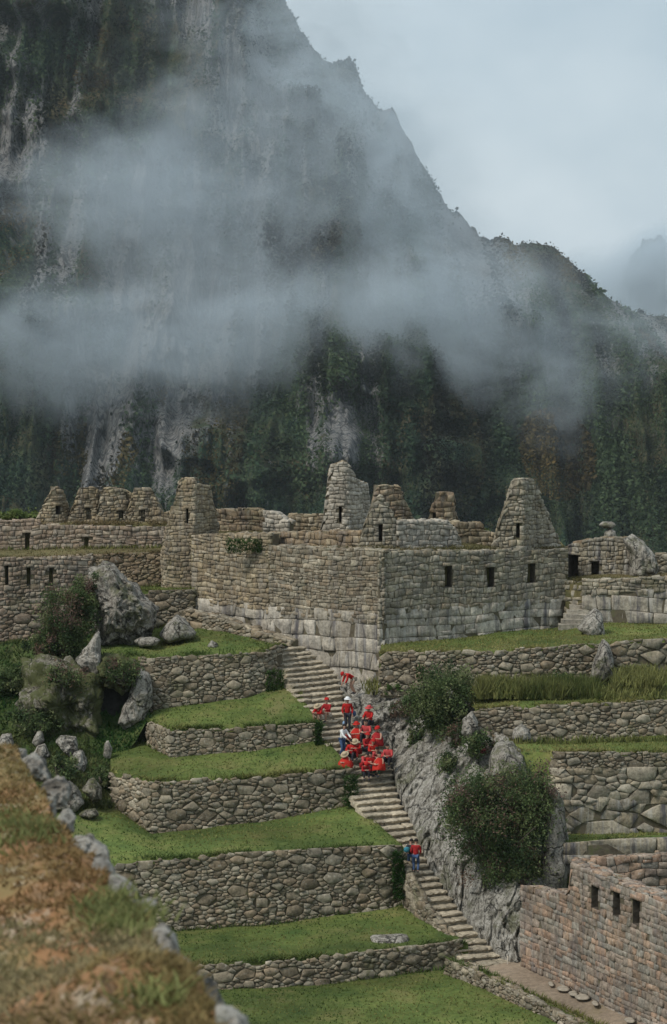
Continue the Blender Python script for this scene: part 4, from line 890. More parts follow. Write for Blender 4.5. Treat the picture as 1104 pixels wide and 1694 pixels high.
# ------------------------------------------------------------------ bushes, weeds, grass
bush('bush', 'tall reddish topped bush left of the huge lichen boulder', 112, 1022, 112.2, 46, 58, 1.2, 1, 28000, .052, REDDY, extra=[(88, 1065, 34, 30, .45), (142, 990, 26, 34, .4)])
bush('bush', 'dark round bush above the middle of the rock slab', 742, 1145, 104.4, 46, 42, 1.3, 2, 24000, .05, GREEN, extra=[(700, 1160, 36, 26, .4), (725, 1190, 34, 26, .4)])
bush('bush', 'largest dense bush beside the lower staircase', 832, 1365, 95.4, 88, 84, 1.9, 3, 60000, .052, REDDY + GREEN, extra=[(780, 1330, 50, 50, .5), (880, 1330, 46, 58, .5), (850, 1435, 60, 34, .4)], nclump=110)
bush('shrub', 'low dark shrub under the stacked pale rocks', 100, 1278, 105, 26, 24, .8, 4, 3000, .07, GREEN, nclump=30)
bush('shrub', 'green shrub at the left edge beside the cave outcrop', 18, 1128, 111, 34, 26, 1.0, 5, 3500, .08, GREEN, nclump=30)
bush('shrub', 'mossy scrub hanging over the cave', 205, 1112, 108.4, 24, 20, .5, 6, 2600, .06, REDDY, nclump=26, spread=.3)
bush('shrub', 'moss clump on the left cave rock', 112, 1118, 108.0, 34, 16, .5, 7, 2400, .06, REDDY, nclump=26, spread=.3)
bush('shrub', 'reddish flowering shrub below the upright pale rock', 790, 1232, 101.2, 26, 20, .6, 8, 2200, .06, REDDY + [(.22, .05, .045)], nclump=26)
bush('shrub', 'bright shrub on the ridge at the far left behind the walls', 30, 856, 132, 34, 10, .8, 9, 2600, .09, [(.10, .14, .04), (.13, .16, .05)], nclump=26)
bush('shrub', 'green scrub on the rock slab left of the dark round bush', 690, 1215, 105.6, 18, 26, .4, 10, 1600, .06, GREEN, nclump=20)
bush('shrub', 'low leafy plants at the corner of the rubble wall and polished wall', 652, 1136, 108.6, 16, 12, .4, 11, 1200, .07, [(.07, .12, .03), (.10, .14, .04)], nclump=14)
bush('shrub', 'low dark bush among the tall weeds left of the leaning boulder', 925, 1135, 105.4, 34, 17, .8, 12, 3600, .06, GREEN + [(.15, .16, .05)], nclump=34)
bush('shrub', 'low bush among the tall weeds near the round dark bush', 830, 1138, 105.4, 30, 16, .8, 13, 3000, .06, GREEN + [(.13, .15, .05)], nclump=30)
bush('shrub', 'yellowish low bush right of the leaning boulder', 1052, 1122, 106.2, 32, 15, .8, 14, 3000, .06, GREEN + [(.17, .17, .05)], nclump=30)
bush('shrub', 'trailing scrub below the dark round bush on the rock slab', 760, 1215, 103.0, 30, 20, .5, 15, 2600, .055, REDDY, nclump=30, spread=.25)
bush('shrub', 'thin brown scrub high on the rock slab under the corner wall', 668, 1172, 107.4, 24, 14, .4, 16, 1800, .05, REDDY, nclump=24, spread=.3)
bush('shrub', 'scrub in the cleft above the largest bush', 742, 1262, 101.6, 22, 14, .4, 17, 1600, .05, GREEN, nclump=22, spread=.3)
bush('shrub', 'dark scrub between the cave outcrop and the standing stone', 60, 1190, 107.6, 42, 22, .7, 18, 4200, .06, GREEN, nclump=40)
bush('shrub', 'bushy growth on the slope above the squarish mossy boulder', 170, 1285, 105.0, 22, 14, .5, 19, 1800, .055, GREEN, nclump=24)
rngb = np.random.default_rng(9)
TONE = {'lawn': ((.085, .125, .034), (.185, .185, .06)), 'olive': ((.13, .15, .04), (.24, .22, .08)), 'dry': ((.11, .10, .04), (.19, .145, .075)), 'rough': ((.03, .075, .018), (.12, .13, .05))}
parts = []
for G, dens, tone in SHEETS:
    if dens <= 0: continue
    d = np.linalg.norm(np.diff(G, axis=1), axis=2).sum(1).mean() * np.linalg.norm(np.diff(G, axis=0), axis=2).sum(0).mean()
    n = int(d * 34 * dens)
    p = sample_grid(G, n, rngb); parts.append(blades(p, .075 if tone != 'rough' else .16, .03 if tone != 'rough' else .05, rngb, .5, TONE[tone]))
    m = int(np.linalg.norm(np.diff(G[0], axis=0), axis=1).sum() * 60)
    m *= 2; p = sample_grid(G[:2], m, rngb); p[:, 2] += .04; p[:, 1] -= .12 * rngb.random(m); p = p[vnoise(p[:, 0] * 1.1, p[:, 1] * 1.1, 0, 55) + rngb.normal(0, .35, m) > -.05]; p[:, 2] -= .05 * rngb.random(len(p))
    parts.append(blades(p, .19, .028, rngb, 1.0, TONE[tone]))
    p = sample_grid(G[-2:], m // 2, rngb); parts.append(blades(p, .20, .03, rngb, .6, TONE['lawn']))
blades_obj('grass', parts)
wp = []
for (x0, x1, y0, y1, D0, n, h) in ((790, 985, 1140, 1157, 105.2, 6000, .62), (1015, 1104, 1118, 1142, 106, 2400, .5), (985, 1104, 1140, 1156, 104.6, 1200, .3), (600, 640, 1130, 1150, 110, 200, .4), (840, 1104, 1226, 1232, 102, 500, .3)):
    x = rngb.uniform(x0, x1, n); y = rngb.uniform(y0, y1, n); D = D0 - (y - y0) / 12; keep = vnoise(x * .05, y * .05) + rngb.normal(0, .3, n) > -.25
    V, T = blades(P(x, y, D)[keep], h, .045, rngb, .34, ((.06, .09, .025), (.20, .20, .07))); wp.append((V, T))
blades_obj('tall_weeds', wp)
# ferns and moss on the walls
mp_ = []
for (x0, x1, y0, y1, D, n) in ((375, 440, 893, 915, 115.9, 500), (440, 470, 1110, 1165, 110.3, 500), (522, 532, 1196, 1235, 106.5, 300), (570, 592, 1285, 1335, 103.4, 500), (650, 668, 1410, 1490, 98, 600), (690, 702, 1100, 1130, 108, 100)):
    x = rngb.uniform(x0, x1, n); y = rngb.uniform(y0, y1, n); mp_.append(blades(P(x, y, np.full(n, D - .25)), .16, .035, rngb, 1.0, ((.035, .08, .02), (.07, .11, .035))))
blades_obj('wall_plants', mp_)

# ------------------------------------------------------------------ people
def cloth(name, col, rough=.8): return plain(name, col, .18, 9, rough)
CM = dict(red=cloth('red_cloth', (.40, .016, .014)), red2=cloth('deep_red_cloth', (.30, .016, .018)), pink=cloth('pinkish_red_cloth', (.46, .06, .06)), orange=cloth('orange_red_cloth', (.42, .022, .014)),
          skin=cloth('skin', (.42, .25, .18)), white=cloth('white_cloth', (.72, .72, .72)), jeans=cloth('blue_denim', (.06, .10, .20)), dark=cloth('dark_cloth', (.035, .035, .045)), hair=cloth('dark_hair', (.02, .016, .014)),
          straw=cloth('straw', (.42, .33, .22)), teal=cloth('teal_cloth', (.04, .20, .26)), green=cloth('dark_green_cloth', (.03, .07, .05)), pale=cloth('pale_cloth', (.50, .44, .36)), eye=cloth('eye', (.02, .02, .02)), lblue=cloth('light_blue_cloth', (.25, .38, .55)))
POSE = {
 'stand': dict(pel=(0, 0, .93), ch=(0, .01, 1.24), nk=(0, .01, 1.43), jaw=(0, -.03, 1.53), hd=(0, -.01, 1.63), sh=(.17, .01, 1.38), el=(.24, .03, 1.12), wr=(.23, -.07, .90), hip=(.09, 0, .90), kn=(.10, -.03, .50), an=(.11, .02, .09), toe=(.12, -.14, .04)),
 'walk': dict(pel=(0, 0, .90), ch=(0, -.05, 1.20), nk=(0, -.08, 1.38), jaw=(0, -.13, 1.47), hd=(0, -.12, 1.57), sh=(.17, -.06, 1.33), el=(.24, -.06, 1.07), wr=(.18, -.22, .95), hip=(.09, 0, .87), kn=(.10, -.16, .52), an=(.10, -.02, .12), toe=(.11, -.17, .07)),
 'sit': dict(pel=(0, 0, .14), ch=(0, -.05, .44), nk=(0, -.09, .62), jaw=(0, -.14, .70), hd=(0, -.13, .80), sh=(.16, -.07, .57), el=(.22, -.22, .38), wr=(.10, -.42, .40), hip=(.09, -.03, .13), kn=(.13, -.42, .30), an=(.12, -.40, -.12), toe=(.12, -.54, -.17)),
 'hunch': dict(pel=(0, 0, .14), ch=(0, -.14, .40), nk=(0, -.24, .53), jaw=(0, -.33, .55), hd=(0, -.34, .66), sh=(.16, -.20, .49), el=(.21, -.36, .33), wr=(.08, -.52, .36), hip=(.09, -.03, .13), kn=(.14, -.42, .34), an=(.12, -.40, -.10), toe=(.12, -.54, -.15)),
 'bend': dict(pel=(0, .05, .84), ch=(0, -.24, 1.02), nk=(0, -.41, 1.08), jaw=(0, -.52, 1.04), hd=(0, -.56, 1.12), sh=(.16, -.36, 1.05), el=(.21, -.42, .80), wr=(.16, -.52, .60), hip=(.09, .05, .82), kn=(.11, -.10, .48), an=(.11, .10, .10), toe=(.12, -.04, .05)),
 'reach': dict(pel=(0, 0, .91), ch=(0, -.07, 1.21), nk=(0, -.12, 1.39), jaw=(0, -.18, 1.47), hd=(0, -.17, 1.57), sh=(.17, -.10, 1.34), el=(.22, -.28, 1.14), wr=(.16, -.48, .98), hip=(.09, 0, .88), kn=(.10, -.08, .48), an=(.11, .04, .09), toe=(.12, -.12, .04)),
}
def skin_obj(name, verts, edges, mat, parent, lvl=1):
    me = bpy.data.meshes.new(name); me.from_pydata([v[0] for v in verts], edges, []); me.materials.append(mat)
    o = bpy.data.objects.new(name, me); C.objects.link(o); o.parent = parent
    sk = o.modifiers.new('Skin', 'SKIN'); sk.use_smooth_shade = True
    for k, v in enumerate(verts):
        me.skin_vertices[0].data[k].radius = (v[1], v[2] if len(v) > 2 else v[1])
    me.skin_vertices[0].data[0].use_root = True
    if lvl: sb = o.modifiers.new('Subdivision', 'SUBSURF'); sb.levels = lvl; sb.render_levels = lvl
    return o
def mir(p, s): return (p[0] * s, p[1], p[2])
def lerp(a, b, t): return tuple(a[i] * (1 - t) + b[i] * t for i in range(3))
def person(label, px, py, D, pose, top='red', legs='dark', hat=None, bare=False, face=0, h=1.0, garment='jacket', seed=0, tilt=0, extra=None, feet=True, name='person'):
    rng = np.random.default_rng(seed + 1000)
    loc = P(px, py, D)
    if pose in ('sit', 'hunch'):
        face += float(rng.uniform(-38, 38)); legs = legs if bare else ('dark', 'dark', 'red2', 'dark', 'green')[seed % 5]
    root = thing(name, label, 'person', tuple(loc), 'people resting and walking on the staircase', rotz=math.radians(face), scale=h)
    root.rotation_euler[0] = 0
    Q = {k: tuple(np.array(v) + (rng.normal(0, .012, 3) if k in ('el', 'wr', 'kn', 'nk', 'hd') else 0)) for k, v in POSE[pose].items()}
    Vv, E = [], []
    def add(p, r, par=None, r2=None):
        Vv.append((p, r, r2 or r)); k = len(Vv) - 1
        if par is not None: E.append((par, k))
        return k
    pel = add(Q['pel'], .12, None, .095); wa = add(lerp(Q['pel'], Q['ch'], .5), .115, pel, .085); ch = add(Q['ch'], .13, wa, .095); nb = add(lerp(Q['ch'], Q['nk'], .75), .085, ch, .06); nk = add(Q['nk'], .05, nb)
    jw = add(Q['jaw'], .062, nk, .065); hd = add(Q['hd'], .080, jw, .092); hdv = np.array(Q['hd']); up = hdv - np.array(Q['nk']); up /= np.linalg.norm(up); tp = add(tuple(hdv + up * .055), .062, hd)
    fw = np.array([0, -1, 0]) - up * (np.array([0, -1, 0]) @ up); fw /= np.linalg.norm(fw)
    nose = add(tuple(hdv + fw * .098 - up * .03), .012, hd)
    for s in (-1, 1):
        ear = add(tuple(hdv + np.array([.088 * s, 0, 0]) - up * .01), .014, hd)
        sh = add(mir(Q['sh'], s), .055, nb); el = add(mir(Q['el'], s), .040, sh)
        fa = add(lerp(mir(Q['el'], s), mir(Q['wr'], s), .55), .034, el); wr = add(mir(Q['wr'], s), .024, fa)
        w = np.array(mir(Q['wr'], s)); dr = w - np.array(mir(Q['el'], s)); dr /= np.linalg.norm(dr); sd_ = np.cross(dr, (0, 0, 1)); sd_ /= np.linalg.norm(sd_) + 1e-6; nn = np.cross(sd_, dr)
        pm = add(tuple(w + dr * .055), .030, wr, .016)
        for f, L in zip((-1.5, -.5, .5, 1.5), (.075, .085, .08, .062)):
            b0 = add(tuple(w + dr * .095 + sd_ * f * .019), .010, pm); b1 = add(tuple(w + dr * (.095 + L * .5) + sd_ * f * .021 - nn * .012), .009, b0); add(tuple(w + dr * (.09 + L * .9) + sd_ * f * .022 - nn * .035), .007, b1)
        t0 = add(tuple(w + dr * .045 + sd_ * -.038 * s - nn * .008), .011, pm); add(tuple(w + dr * .085 + sd_ * -.055 * s - nn * .022), .009, t0)
        hp = add(mir(Q['hip'], s), .085, pel); mt = add(lerp(mir(Q['hip'], s), mir(Q['kn'], s), .5), .075, hp); kn = add(mir(Q['kn'], s), .055, mt); cf = add(lerp(mir(Q['kn'], s), mir(Q['an'], s), .35), .054, kn); an = add(mir(Q['an'], s), .036, cf); add(mir(Q['toe'], s), .034, an)
    skin_obj('body', Vv, E, CM['skin'], root)
    # clothes
    if garment == 'jacket':
        v = [(lerp(Q['pel'], Q['ch'], -.08), .155, .125), (lerp(Q['pel'], Q['ch'], .5), .15, .12), (Q['ch'], .165, .125), (lerp(Q['ch'], Q['nk'], .7), .11, .085), (lerp(Q['ch'], Q['nk'], .92), .065, .06)]; e = [(0, 1), (1, 2), (2, 3), (3, 4)]
        for s in (-1, 1):
            k = len(v); v += [(mir(Q['sh'], s), .078, .075), (mir(Q['el'], s), .060, .060), (lerp(mir(Q['el'], s), mir(Q['wr'], s), .55), .052, .052), (lerp(mir(Q['el'], s), mir(Q['wr'], s), .9), .045, .045)]; e += [(3, k), (k, k + 1), (k + 1, k + 2), (k + 2, k + 3)]
        skin_obj('jacket', v, e, CM[top], root)
    else:   # a poncho hanging over shoulders, arms and lap
        n, m = 22, 9; V = []
        nkp, pl = np.array(Q['nk']), np.array(Q['pel']); front = np.array([0, (Q['wr'][1] - .10 if pose in ('sit', 'hunch') else -.24), 0])
        for i in range(m):
            t = i / (m - 1); z = nkp * (1 - t) + np.array([0, pl[1] * .5 + front[1] * .45, pl[2] - .02 + (.05 if pose == 'stand' else 0)]) * t
            rx = .07 + (.24 - .07) * min(1, t * 1.9) ** .75 + .05 * t; ry = .07 + (abs(front[1]) * .55 + .10 - .07) * t ** .8
            for a in range(n):
                th = 2 * math.pi * a / n; w_ = 1 + (.10 * math.sin(th * 5 + seed) + .05 * math.sin(th * 9 + 2 * seed)) * t
                V.append(z + np.array([math.cos(th) * rx * w_, math.sin(th) * ry * w_, -.03 * t * math.cos(th * 3)]))
        inner = [v * np.array([.96, .96, 1]) + nkp * np.array([.04, .04, 0]) for v in V]
        Va = np.array(V); Fa = [gridfaces(m, n, 0, True)]
        o = mk('poncho', Va, Fa, CM[top], root, local=True)
        so = o.modifiers.new('Solidify', 'SOLIDIFY'); so.thickness = .015
    if not bare:
        v = [(Q['pel'], .135, .11)]; e = []
        for s in (-1, 1):
            k = len(v); v += [(mir(Q['hip'], s), .10, .10), (lerp(mir(Q['hip'], s), mir(Q['kn'], s), .5), .088, .088), (mir(Q['kn'], s), .068, .068), (lerp(mir(Q['kn'], s), mir(Q['an'], s), .9), .055, .055)]; e += [(0, k), (k, k + 1), (k + 1, k + 2), (k + 2, k + 3)]
        skin_obj('trousers', v, e, CM[legs], root)
    else:
        v = [(Q['pel'], .14, .115)]; e = []
        for s in (-1, 1):
            k = len(v); v += [(mir(Q['hip'], s), .10, .10), (lerp(mir(Q['hip'], s), mir(Q['kn'], s), .5), .092, .092)]; e += [(0, k), (k, k + 1)]
        skin_obj('shorts', v, e, CM[legs], root)
    for s in (-1, 1):
        a, t_ = mir(Q['an'], s), mir(Q['toe'], s); v = [(lerp(a, t_, -.25), .040, .045), (lerp(a, t_, .45), .045, .04), (lerp(a, t_, 1.15), .040, .03)]; skin_obj('shoe', v, [(0, 1), (1, 2)], CM['dark'], root, 1)
        ep = hdv + fw * .078 + np.array([.032 * s, 0, 0]) + up * .002; V, Fc = tubes([(np.array([ep - up * .006, ep, ep + up * .006]), np.array([.004, .009, .004]))], 6); mk('eye', V, Fc, CM['eye'], root, local=True)
    mo = hdv + fw * .083 - up * .065; V, Fc = tubes([(np.array([mo - [.02, 0, 0], mo, mo + [.02, 0, 0]]), np.array([.003, .006, .003]))], 5); mk('mouth', V, Fc, CM['red2'], root, local=True)
    # hair: a cap over the back and top of the head
    A = np.linspace(0, 2 * math.pi, 18, endpoint=False); V = []
    sx = np.array([1., 0, 0])
    for i, ph in enumerate(np.linspace(.05, 1.0, 7)):
        for th in A:
            b_ = math.sin(th) < -.1; q = ph * math.pi * (.60 if not b_ else .40)
            r = .097 + .006 * math.sin(th * 7 + i * 2)
            V.append(hdv + up * (.012 + math.cos(q) * r * 1.08) + sx * math.cos(th) * math.sin(q) * r * .95 + (-fw) * math.sin(th) * math.sin(q) * r * 1.1 - fw * .008)
    mk('hair', np.array(V), [gridfaces(7, 18, 0, True), np.array([[17 - k for k in range(18)]])[:, ::-1]], CM['hair'], root, local=True)
    if hat:
        V = []
        prof = [(.001, .125), (.07, .122), (.098, .095), (.108, .045), (.112, .03), (.175, .015), (.180, .008), (.11, .02)] if hat not in ('cap_red',) else [(.001, .12), (.07, .112), (.100, .08), (.108, .035), (.118, .025), (.110, .02)]
        for (r, z) in prof:
            for th in A: V.append(hdv + up * z + sx * math.cos(th) * r - fw * math.sin(th) * r * 1.06 + (fw * .05 * max(0, -math.sin(th)) ** 2 if (hat == 'cap_red' and r > .115) else 0))
        mk('hat', np.array(V), [gridfaces(len(prof), 18, 0, True)], CM['red' if hat == 'cap_red' else hat], root, local=True)
    if extra == 'backpack':
        v = [((0, Q['ch'][1] + .19, Q['pel'][2] + .10), .15, .09), ((0, Q['ch'][1] + .2, Q['ch'][2] - .02), .16, .095), ((0, Q['ch'][1] + .17, Q['nk'][2] - .06), .10, .06)]; bp_ = skin_obj('backpack', v, [(0, 1), (1, 2)], CM['green'], root)
        for s in (-1, 1):
            c_ = np.array(Q['ch']); V, Fc = tubes([(np.array([c_ + [.10 * s, .12, .12], c_ + [.12 * s, -.06, .16], c_ + [.13 * s, -.14, .02], c_ + [.13 * s, -.08, -.14], c_ + [.11 * s, .12, -.18]]), .016)], 5); mk('strap', V, Fc, CM['dark'], root, local=True)
    return root
def bag(label, px, py, D, mat, s=1.0):
    root = thing('bag', label, 'bag', tuple(P(px, py, D)))
    v = [((0, 0, .08 * s), .13 * s, .09 * s), ((0, .01, .22 * s), .15 * s, .10 * s), ((0, 0, .34 * s), .10 * s, .06 * s)]; skin_obj('pouch', v, [(0, 1), (1, 2)], CM[mat], root)
    a = np.linspace(0, math.pi, 7); V, Fc = tubes([(np.stack([.07 * s * np.cos(a), 0 * a, .38 * s + .08 * s * np.sin(a)], 1), .012 * s)], 5); mk('handle', V, Fc, CM['dark'], root, local=True)
    return root
def onstep(px, py):      # distance of the tread seen at this height of the picture
    return float(np.interp(px, [np.interp(py, SL[:, 0], SL[:, 1]), np.interp(py, SR[:, 0], SR[:, 1])], [Dst(py), Dst(py) + .5]))
K = .96
person('child in red jacket bending over at the foot of the polished wall, pale bare legs', 584, 1149, 109.6, 'bend', 'red', 'pale', 'cap_red', True, -65, .88, seed=1)
person('grown up in white brimmed hat and red vest standing at the back of the group', 575, 1212, 107.6, 'stand', 'red', 'dark', 'white', False, 10, .92, seed=2)
person('child in orange red cap sitting beside another on the left edge of the stairs', 543, 1186, 107.9, 'sit', 'red2', 'pale', 'cap_red', True, -10, K, seed=3)
person('child in straw hat sitting hunched on the left edge of the stairs', 531, 1190, 107.5, 'hunch', 'red', 'pale', 'straw', True, 5, K, seed=4)
person('adult in white shirt and blue jeans reaching out beside the seated red group', 566, 1252, 105.6, 'reach', 'white', 'jeans', None, False, 50, .88, seed=5)
person('child in red with pinkish cap sitting highest on the rock beside the stairs', 612, 1200, 106.9, 'sit', 'red', 'dark', 'pink', False, -15, K * 1.05, seed=6)
person('child in red poncho with pale bare legs at the right edge of the group', 627, 1236, 105.7, 'sit', 'red2', 'pale', 'cap_red', True, 0, K * 1.12, seed=7, garment='poncho')
person('dark haired child in pinkish red top sitting apart at the lower right of the group', 643, 1262, 104.8, 'sit', 'pink', 'dark', None, False, 10, K, seed=8)
person('child with orange hat in bright red poncho in the back row of the group', 592, 1226, 106.3, 'sit', 'orange', 'dark', 'orange', False, 0, K, seed=9, garment='poncho')
person('child in pinkish red top sitting under the one on the rock', 607, 1224, 106.3, 'sit', 'pink', 'dark', None, False, 12, K * 1.08, seed=10)
person('child in dull red jacket with no hat behind the one in the white shirt', 580, 1232, 106.2, 'hunch', 'red2', 'dark', None, False, -10, K, seed=11)
person('child in straw hat sitting in the middle row of the group', 593, 1248, 105.4, 'hunch', 'red', 'dark', 'straw', False, -8, K, seed=12)
person('child in red cap and deep red jacket in the middle row of the group', 606, 1244, 105.5, 'sit', 'red2', 'dark', 'cap_red', False, 8, K, seed=13)
person('child in bright red jacket with red cap right of the middle row', 617, 1254, 105.2, 'sit', 'orange', 'dark', 'cap_red', False, 14, K, seed=14)
person('child in wide red poncho and straw hat at the lower left end of the group', 577, 1272, 104.5, 'hunch', 'orange', 'dark', 'straw', False, -18, K * 1.08, garment='poncho', seed=15)
person('dark haired child in red jacket between straw hat and middle row', 583, 1254, 105.3, 'sit', 'red', 'dark', None, False, 5, K, seed=16)
person('child in pinkish top holding hands together in the front row', 601, 1270, 104.6, 'hunch', 'pink', 'dark', None, False, 0, K, seed=17)
person('child with dark hair and bright red jacket in the front row', 612, 1274, 104.4, 'sit', 'red', 'dark', None, False, 15, K * .95, seed=18)
person('child in bright orange red poncho at the right end of the front row', 630, 1276, 104.3, 'sit', 'orange', 'dark', None, False, -8, K, garment='poncho', seed=19)
person('child with pale legs behind the poncho at the right end of the front row', 624, 1262, 104.9, 'hunch', 'pink', 'pale', None, True, -5, K, seed=20)
person('child leaning low at the very front of the group', 604, 1283, 104.1, 'hunch', 'red2', 'dark', 'cap_red', False, 20, K * .9, seed=21)
person('dark haired person in deep red shirt and blue jeans walking on the lower stairs', 688, 1446, 97.9, 'walk', 'red2', 'jeans', None, False, 172, .86, seed=22)
person('person in blue jeans with dark green backpack beside the one in the red shirt', 680, 1444, 98.3, 'walk', 'dark', 'jeans', None, False, 178, .84, seed=23, extra='backpack')
bag('light blue bag standing above the adult in the white shirt', 571, 1203, 107.7, 'lblue', .9)
bag('teal bag hanging beside the two walkers on the lower stairs', 673, 1414, 98.1, 'teal', 1.0)
bag('dark blue bag on the rock beside the white hatted adult', 584, 1190, 107.8, 'jeans', 1.2)

# ------------------------------------------------------------------ rope rail along the lower stairs
rt = thing('rope_rail', 'thin pale rope rail with short posts at the foot of the staircase', 'rope rail', tuple(P(745, 1560, 94)))
pts = [P(704, 1496, 96.3), P(732, 1536, 94.9), P(762, 1574, 93.4), P(787, 1598, 92.3)]
cu = []
for a, b in zip(pts[:-1], pts[1:]):
    for t in np.linspace(0, 1, 7)[:-1]: cu.append(a * (1 - t) + b * t - np.array([0, 0, .10 * 4 * t * (1 - t)]))
cu.append(pts[-1])
V, Fc = tubes([(np.array(cu), .018)], 5); mk('rope', V, Fc, CM['straw'], rt)
for q in (pts[0], pts[-1], P(840, 1584, 92.6)):
    V, Fc = tubes([(np.array([q - [0, 0, .7], q + [0, 0, .06]]), .022)], 6); mk('post', V, Fc, CM['pale'], rt)

# ------------------------------------------------------------------ near ridge in the left foreground
def fg():
    edge = [(10, 1225, 13.2), (30, 1255, 12.6), (58, 1300, 11.8), (85, 1355, 10.8), (112, 1392, 10.2), (150, 1425, 9.6), (185, 1468, 8.9), (226, 1502, 8.4), (255, 1560, 7.7), (292, 1615, 7.1), (340, 1665, 6.6), (385, 1720, 6.2), (430, 1800, 5.7)]
    l0 = [(-420, 1225, 13.6), (-400, 1400, 10.6), (-380, 1560, 8.3), (-360, 1700, 7.0), (-340, 1830, 6.0)]
    l1 = [(-180, 1215, 13.6), (-160, 1400, 10.4), (-140, 1560, 8.1), (-100, 1700, 6.8), (-60, 1830, 5.8)]
    G = sheet_grid([edge, [(a - 90, b + 4, d - .1) for a, b, d in edge], l1, l0], 200, 50).copy()
    n = fbm(G[..., 0] * 1.6, G[..., 1] * 1.6, 0, 91, 5); G[..., 2] += n * .06 + .02 * fbm(G[..., 0] * 9, G[..., 1] * 9, 0, 92, 3)
    Gt = G.copy()
    sk = G[:1].copy(); sk[..., 2] -= .5; sk2 = G[:1].copy(); sk2[..., 2] -= 7; sk2[..., 0] += .4
    G = np.concatenate([sk2, sk, G])
    t = NT('moss_turf'); v = t.coord(); a = t.noise(v, 2.2, 5, .65); b = t.noise(v, 9, 4, .7); c = t.noise(v, 5, 3, .6)
    col = t.ramp(a, [(.3, (.12, .12, .045)), (.42, (.22, .165, .075)), (.55, (.27, .145, .07)), (.66, (.18, .12, .065))])
    col = t.mix(col, (.40, .35, .27), t.ramp(b, [(.54, 0), (.66, .6)])); col = t.mix(col, (.08, .06, .03), t.ramp(c, [(.3, .7), (.45, 0)]))
    o = mk('foreground_ridge', G.reshape(-1, 3), [gridfaces(*G.shape[:2])], t.finish(col, .95, b, .03, .8)); tag(o, 'mossy brown orange ridge in the near left corner', 'mossy ridge', None, 'structure')
    rng = np.random.default_rng(66)
    p = sample_grid(Gt[:150], 30000, rng); k = vnoise(p[:, 0] * 1.6, p[:, 1] * 1.6, 0, 93)
    q = [blades(p[k < .1], .022, .006, rng, 1.0, ((.25, .13, .055), (.21, .165, .07))), blades(p[k >= .1], .026, .006, rng, .9, ((.13, .13, .05), (.30, .24, .13)))]
    g = sample_grid(Gt[:150], 1500, rng); pj = proj(g); m = (np.hypot((pj[0] - 205) / 50, (pj[1] - 1510) / 45) < 1) | (np.hypot((pj[0] - 260) / 40, (pj[1] - 1655) / 25) < 1) | (np.hypot((pj[0] - 15) / 60, (pj[1] - 1380) / 40) < 1)
    gg = np.repeat(g[m], 14, 0) + rng.normal(0, .04, (m.sum() * 14, 3)) * [1, 1, .1]
    q.append(blades(gg, .045, .007, rng, .8, ((.13, .15, .05), (.20, .21, .08))))
    blades_obj('moss', q)
    ex = np.array(edge, float)
    st = [(22, 1250, 20, 18, 0), (62, 1272, 30, 18, -40), (92, 1310, 22, 32, -30), (78, 1338, 16, 26, 0), (108, 1362, 18, 26, -35), (142, 1405, 38, 24, -15), (172, 1440, 22, 16, -40), (208, 1478, 36, 20, -35), (243, 1500, 18, 15, 0), (272, 1560, 26, 24, -45), (300, 1606, 28, 20, -45), (345, 1652, 40, 30, -45), (385, 1700, 34, 30, -45)]
    names = ['topmost', 'second', 'third', 'fourth', 'fifth', 'sixth', 'seventh', 'eighth', 'ninth', 'tenth', 'eleventh', 'twelfth', 'lowest']
    for i, (x, y, a, b, r) in enumerate(st):
        th = np.linspace(0, 6.28, 13)[:-1]; k = rng.uniform(.82, 1.15, 12); rr = math.radians(-r)
        X = 1.05 * a * k * np.cos(th); Y = .72 * b * k * np.sin(th)
        D = float(np.interp(y, ex[:, 1], ex[:, 2])) - .02
        rock('edge_stone', np.stack([x + X * math.cos(rr) - Y * math.sin(rr), y + X * math.sin(rr) + Y * math.cos(rr)], 1), D + .03, .10, M_FGS, 200 + i, names[i] + ' blurred grey stone down the edge of the near mossy ridge', 'stone', na=60, nr=20, amp=.28, group='stones edging the near ridge', lean=.5)
    for i, (x, y, a, b, lb) in enumerate([(48, 1514, 26, 9, 'flat pale stone in the moss beside the left picture edge'), (140, 1652, 46, 16, 'largest flat stone lying in the moss near the bottom'), (18, 1660, 24, 10, 'pale stone in the moss at the bottom left corner'), (82, 1622, 20, 12, 'small grey stone in the moss above the largest flat one'), (30, 1600, 26, 9, 'low stone in the moss left of the small grey one')]):
        th = np.linspace(0, 6.28, 13)[:-1]; k = rng.uniform(.82, 1.15, 12)
        D = float(np.interp(y, [1225, 1400, 1560, 1700], [13.5, 10.4, 8.2, 6.85])) - .05
        rock('moss_stone', np.stack([x + a * k * np.cos(th), y + b * k * np.sin(th)], 1), D, .09, M_FGS, 230 + i, lb, 'stone', na=36, nr=12, amp=.12, group='flat stones in the moss of the near ridge', lean=.9)
M_FGS = rock_mat('near_stone', (.27, .245, .21), (.44, .41, .36), (.10, .09, .075), .45, (5, 5, 5))
fg()

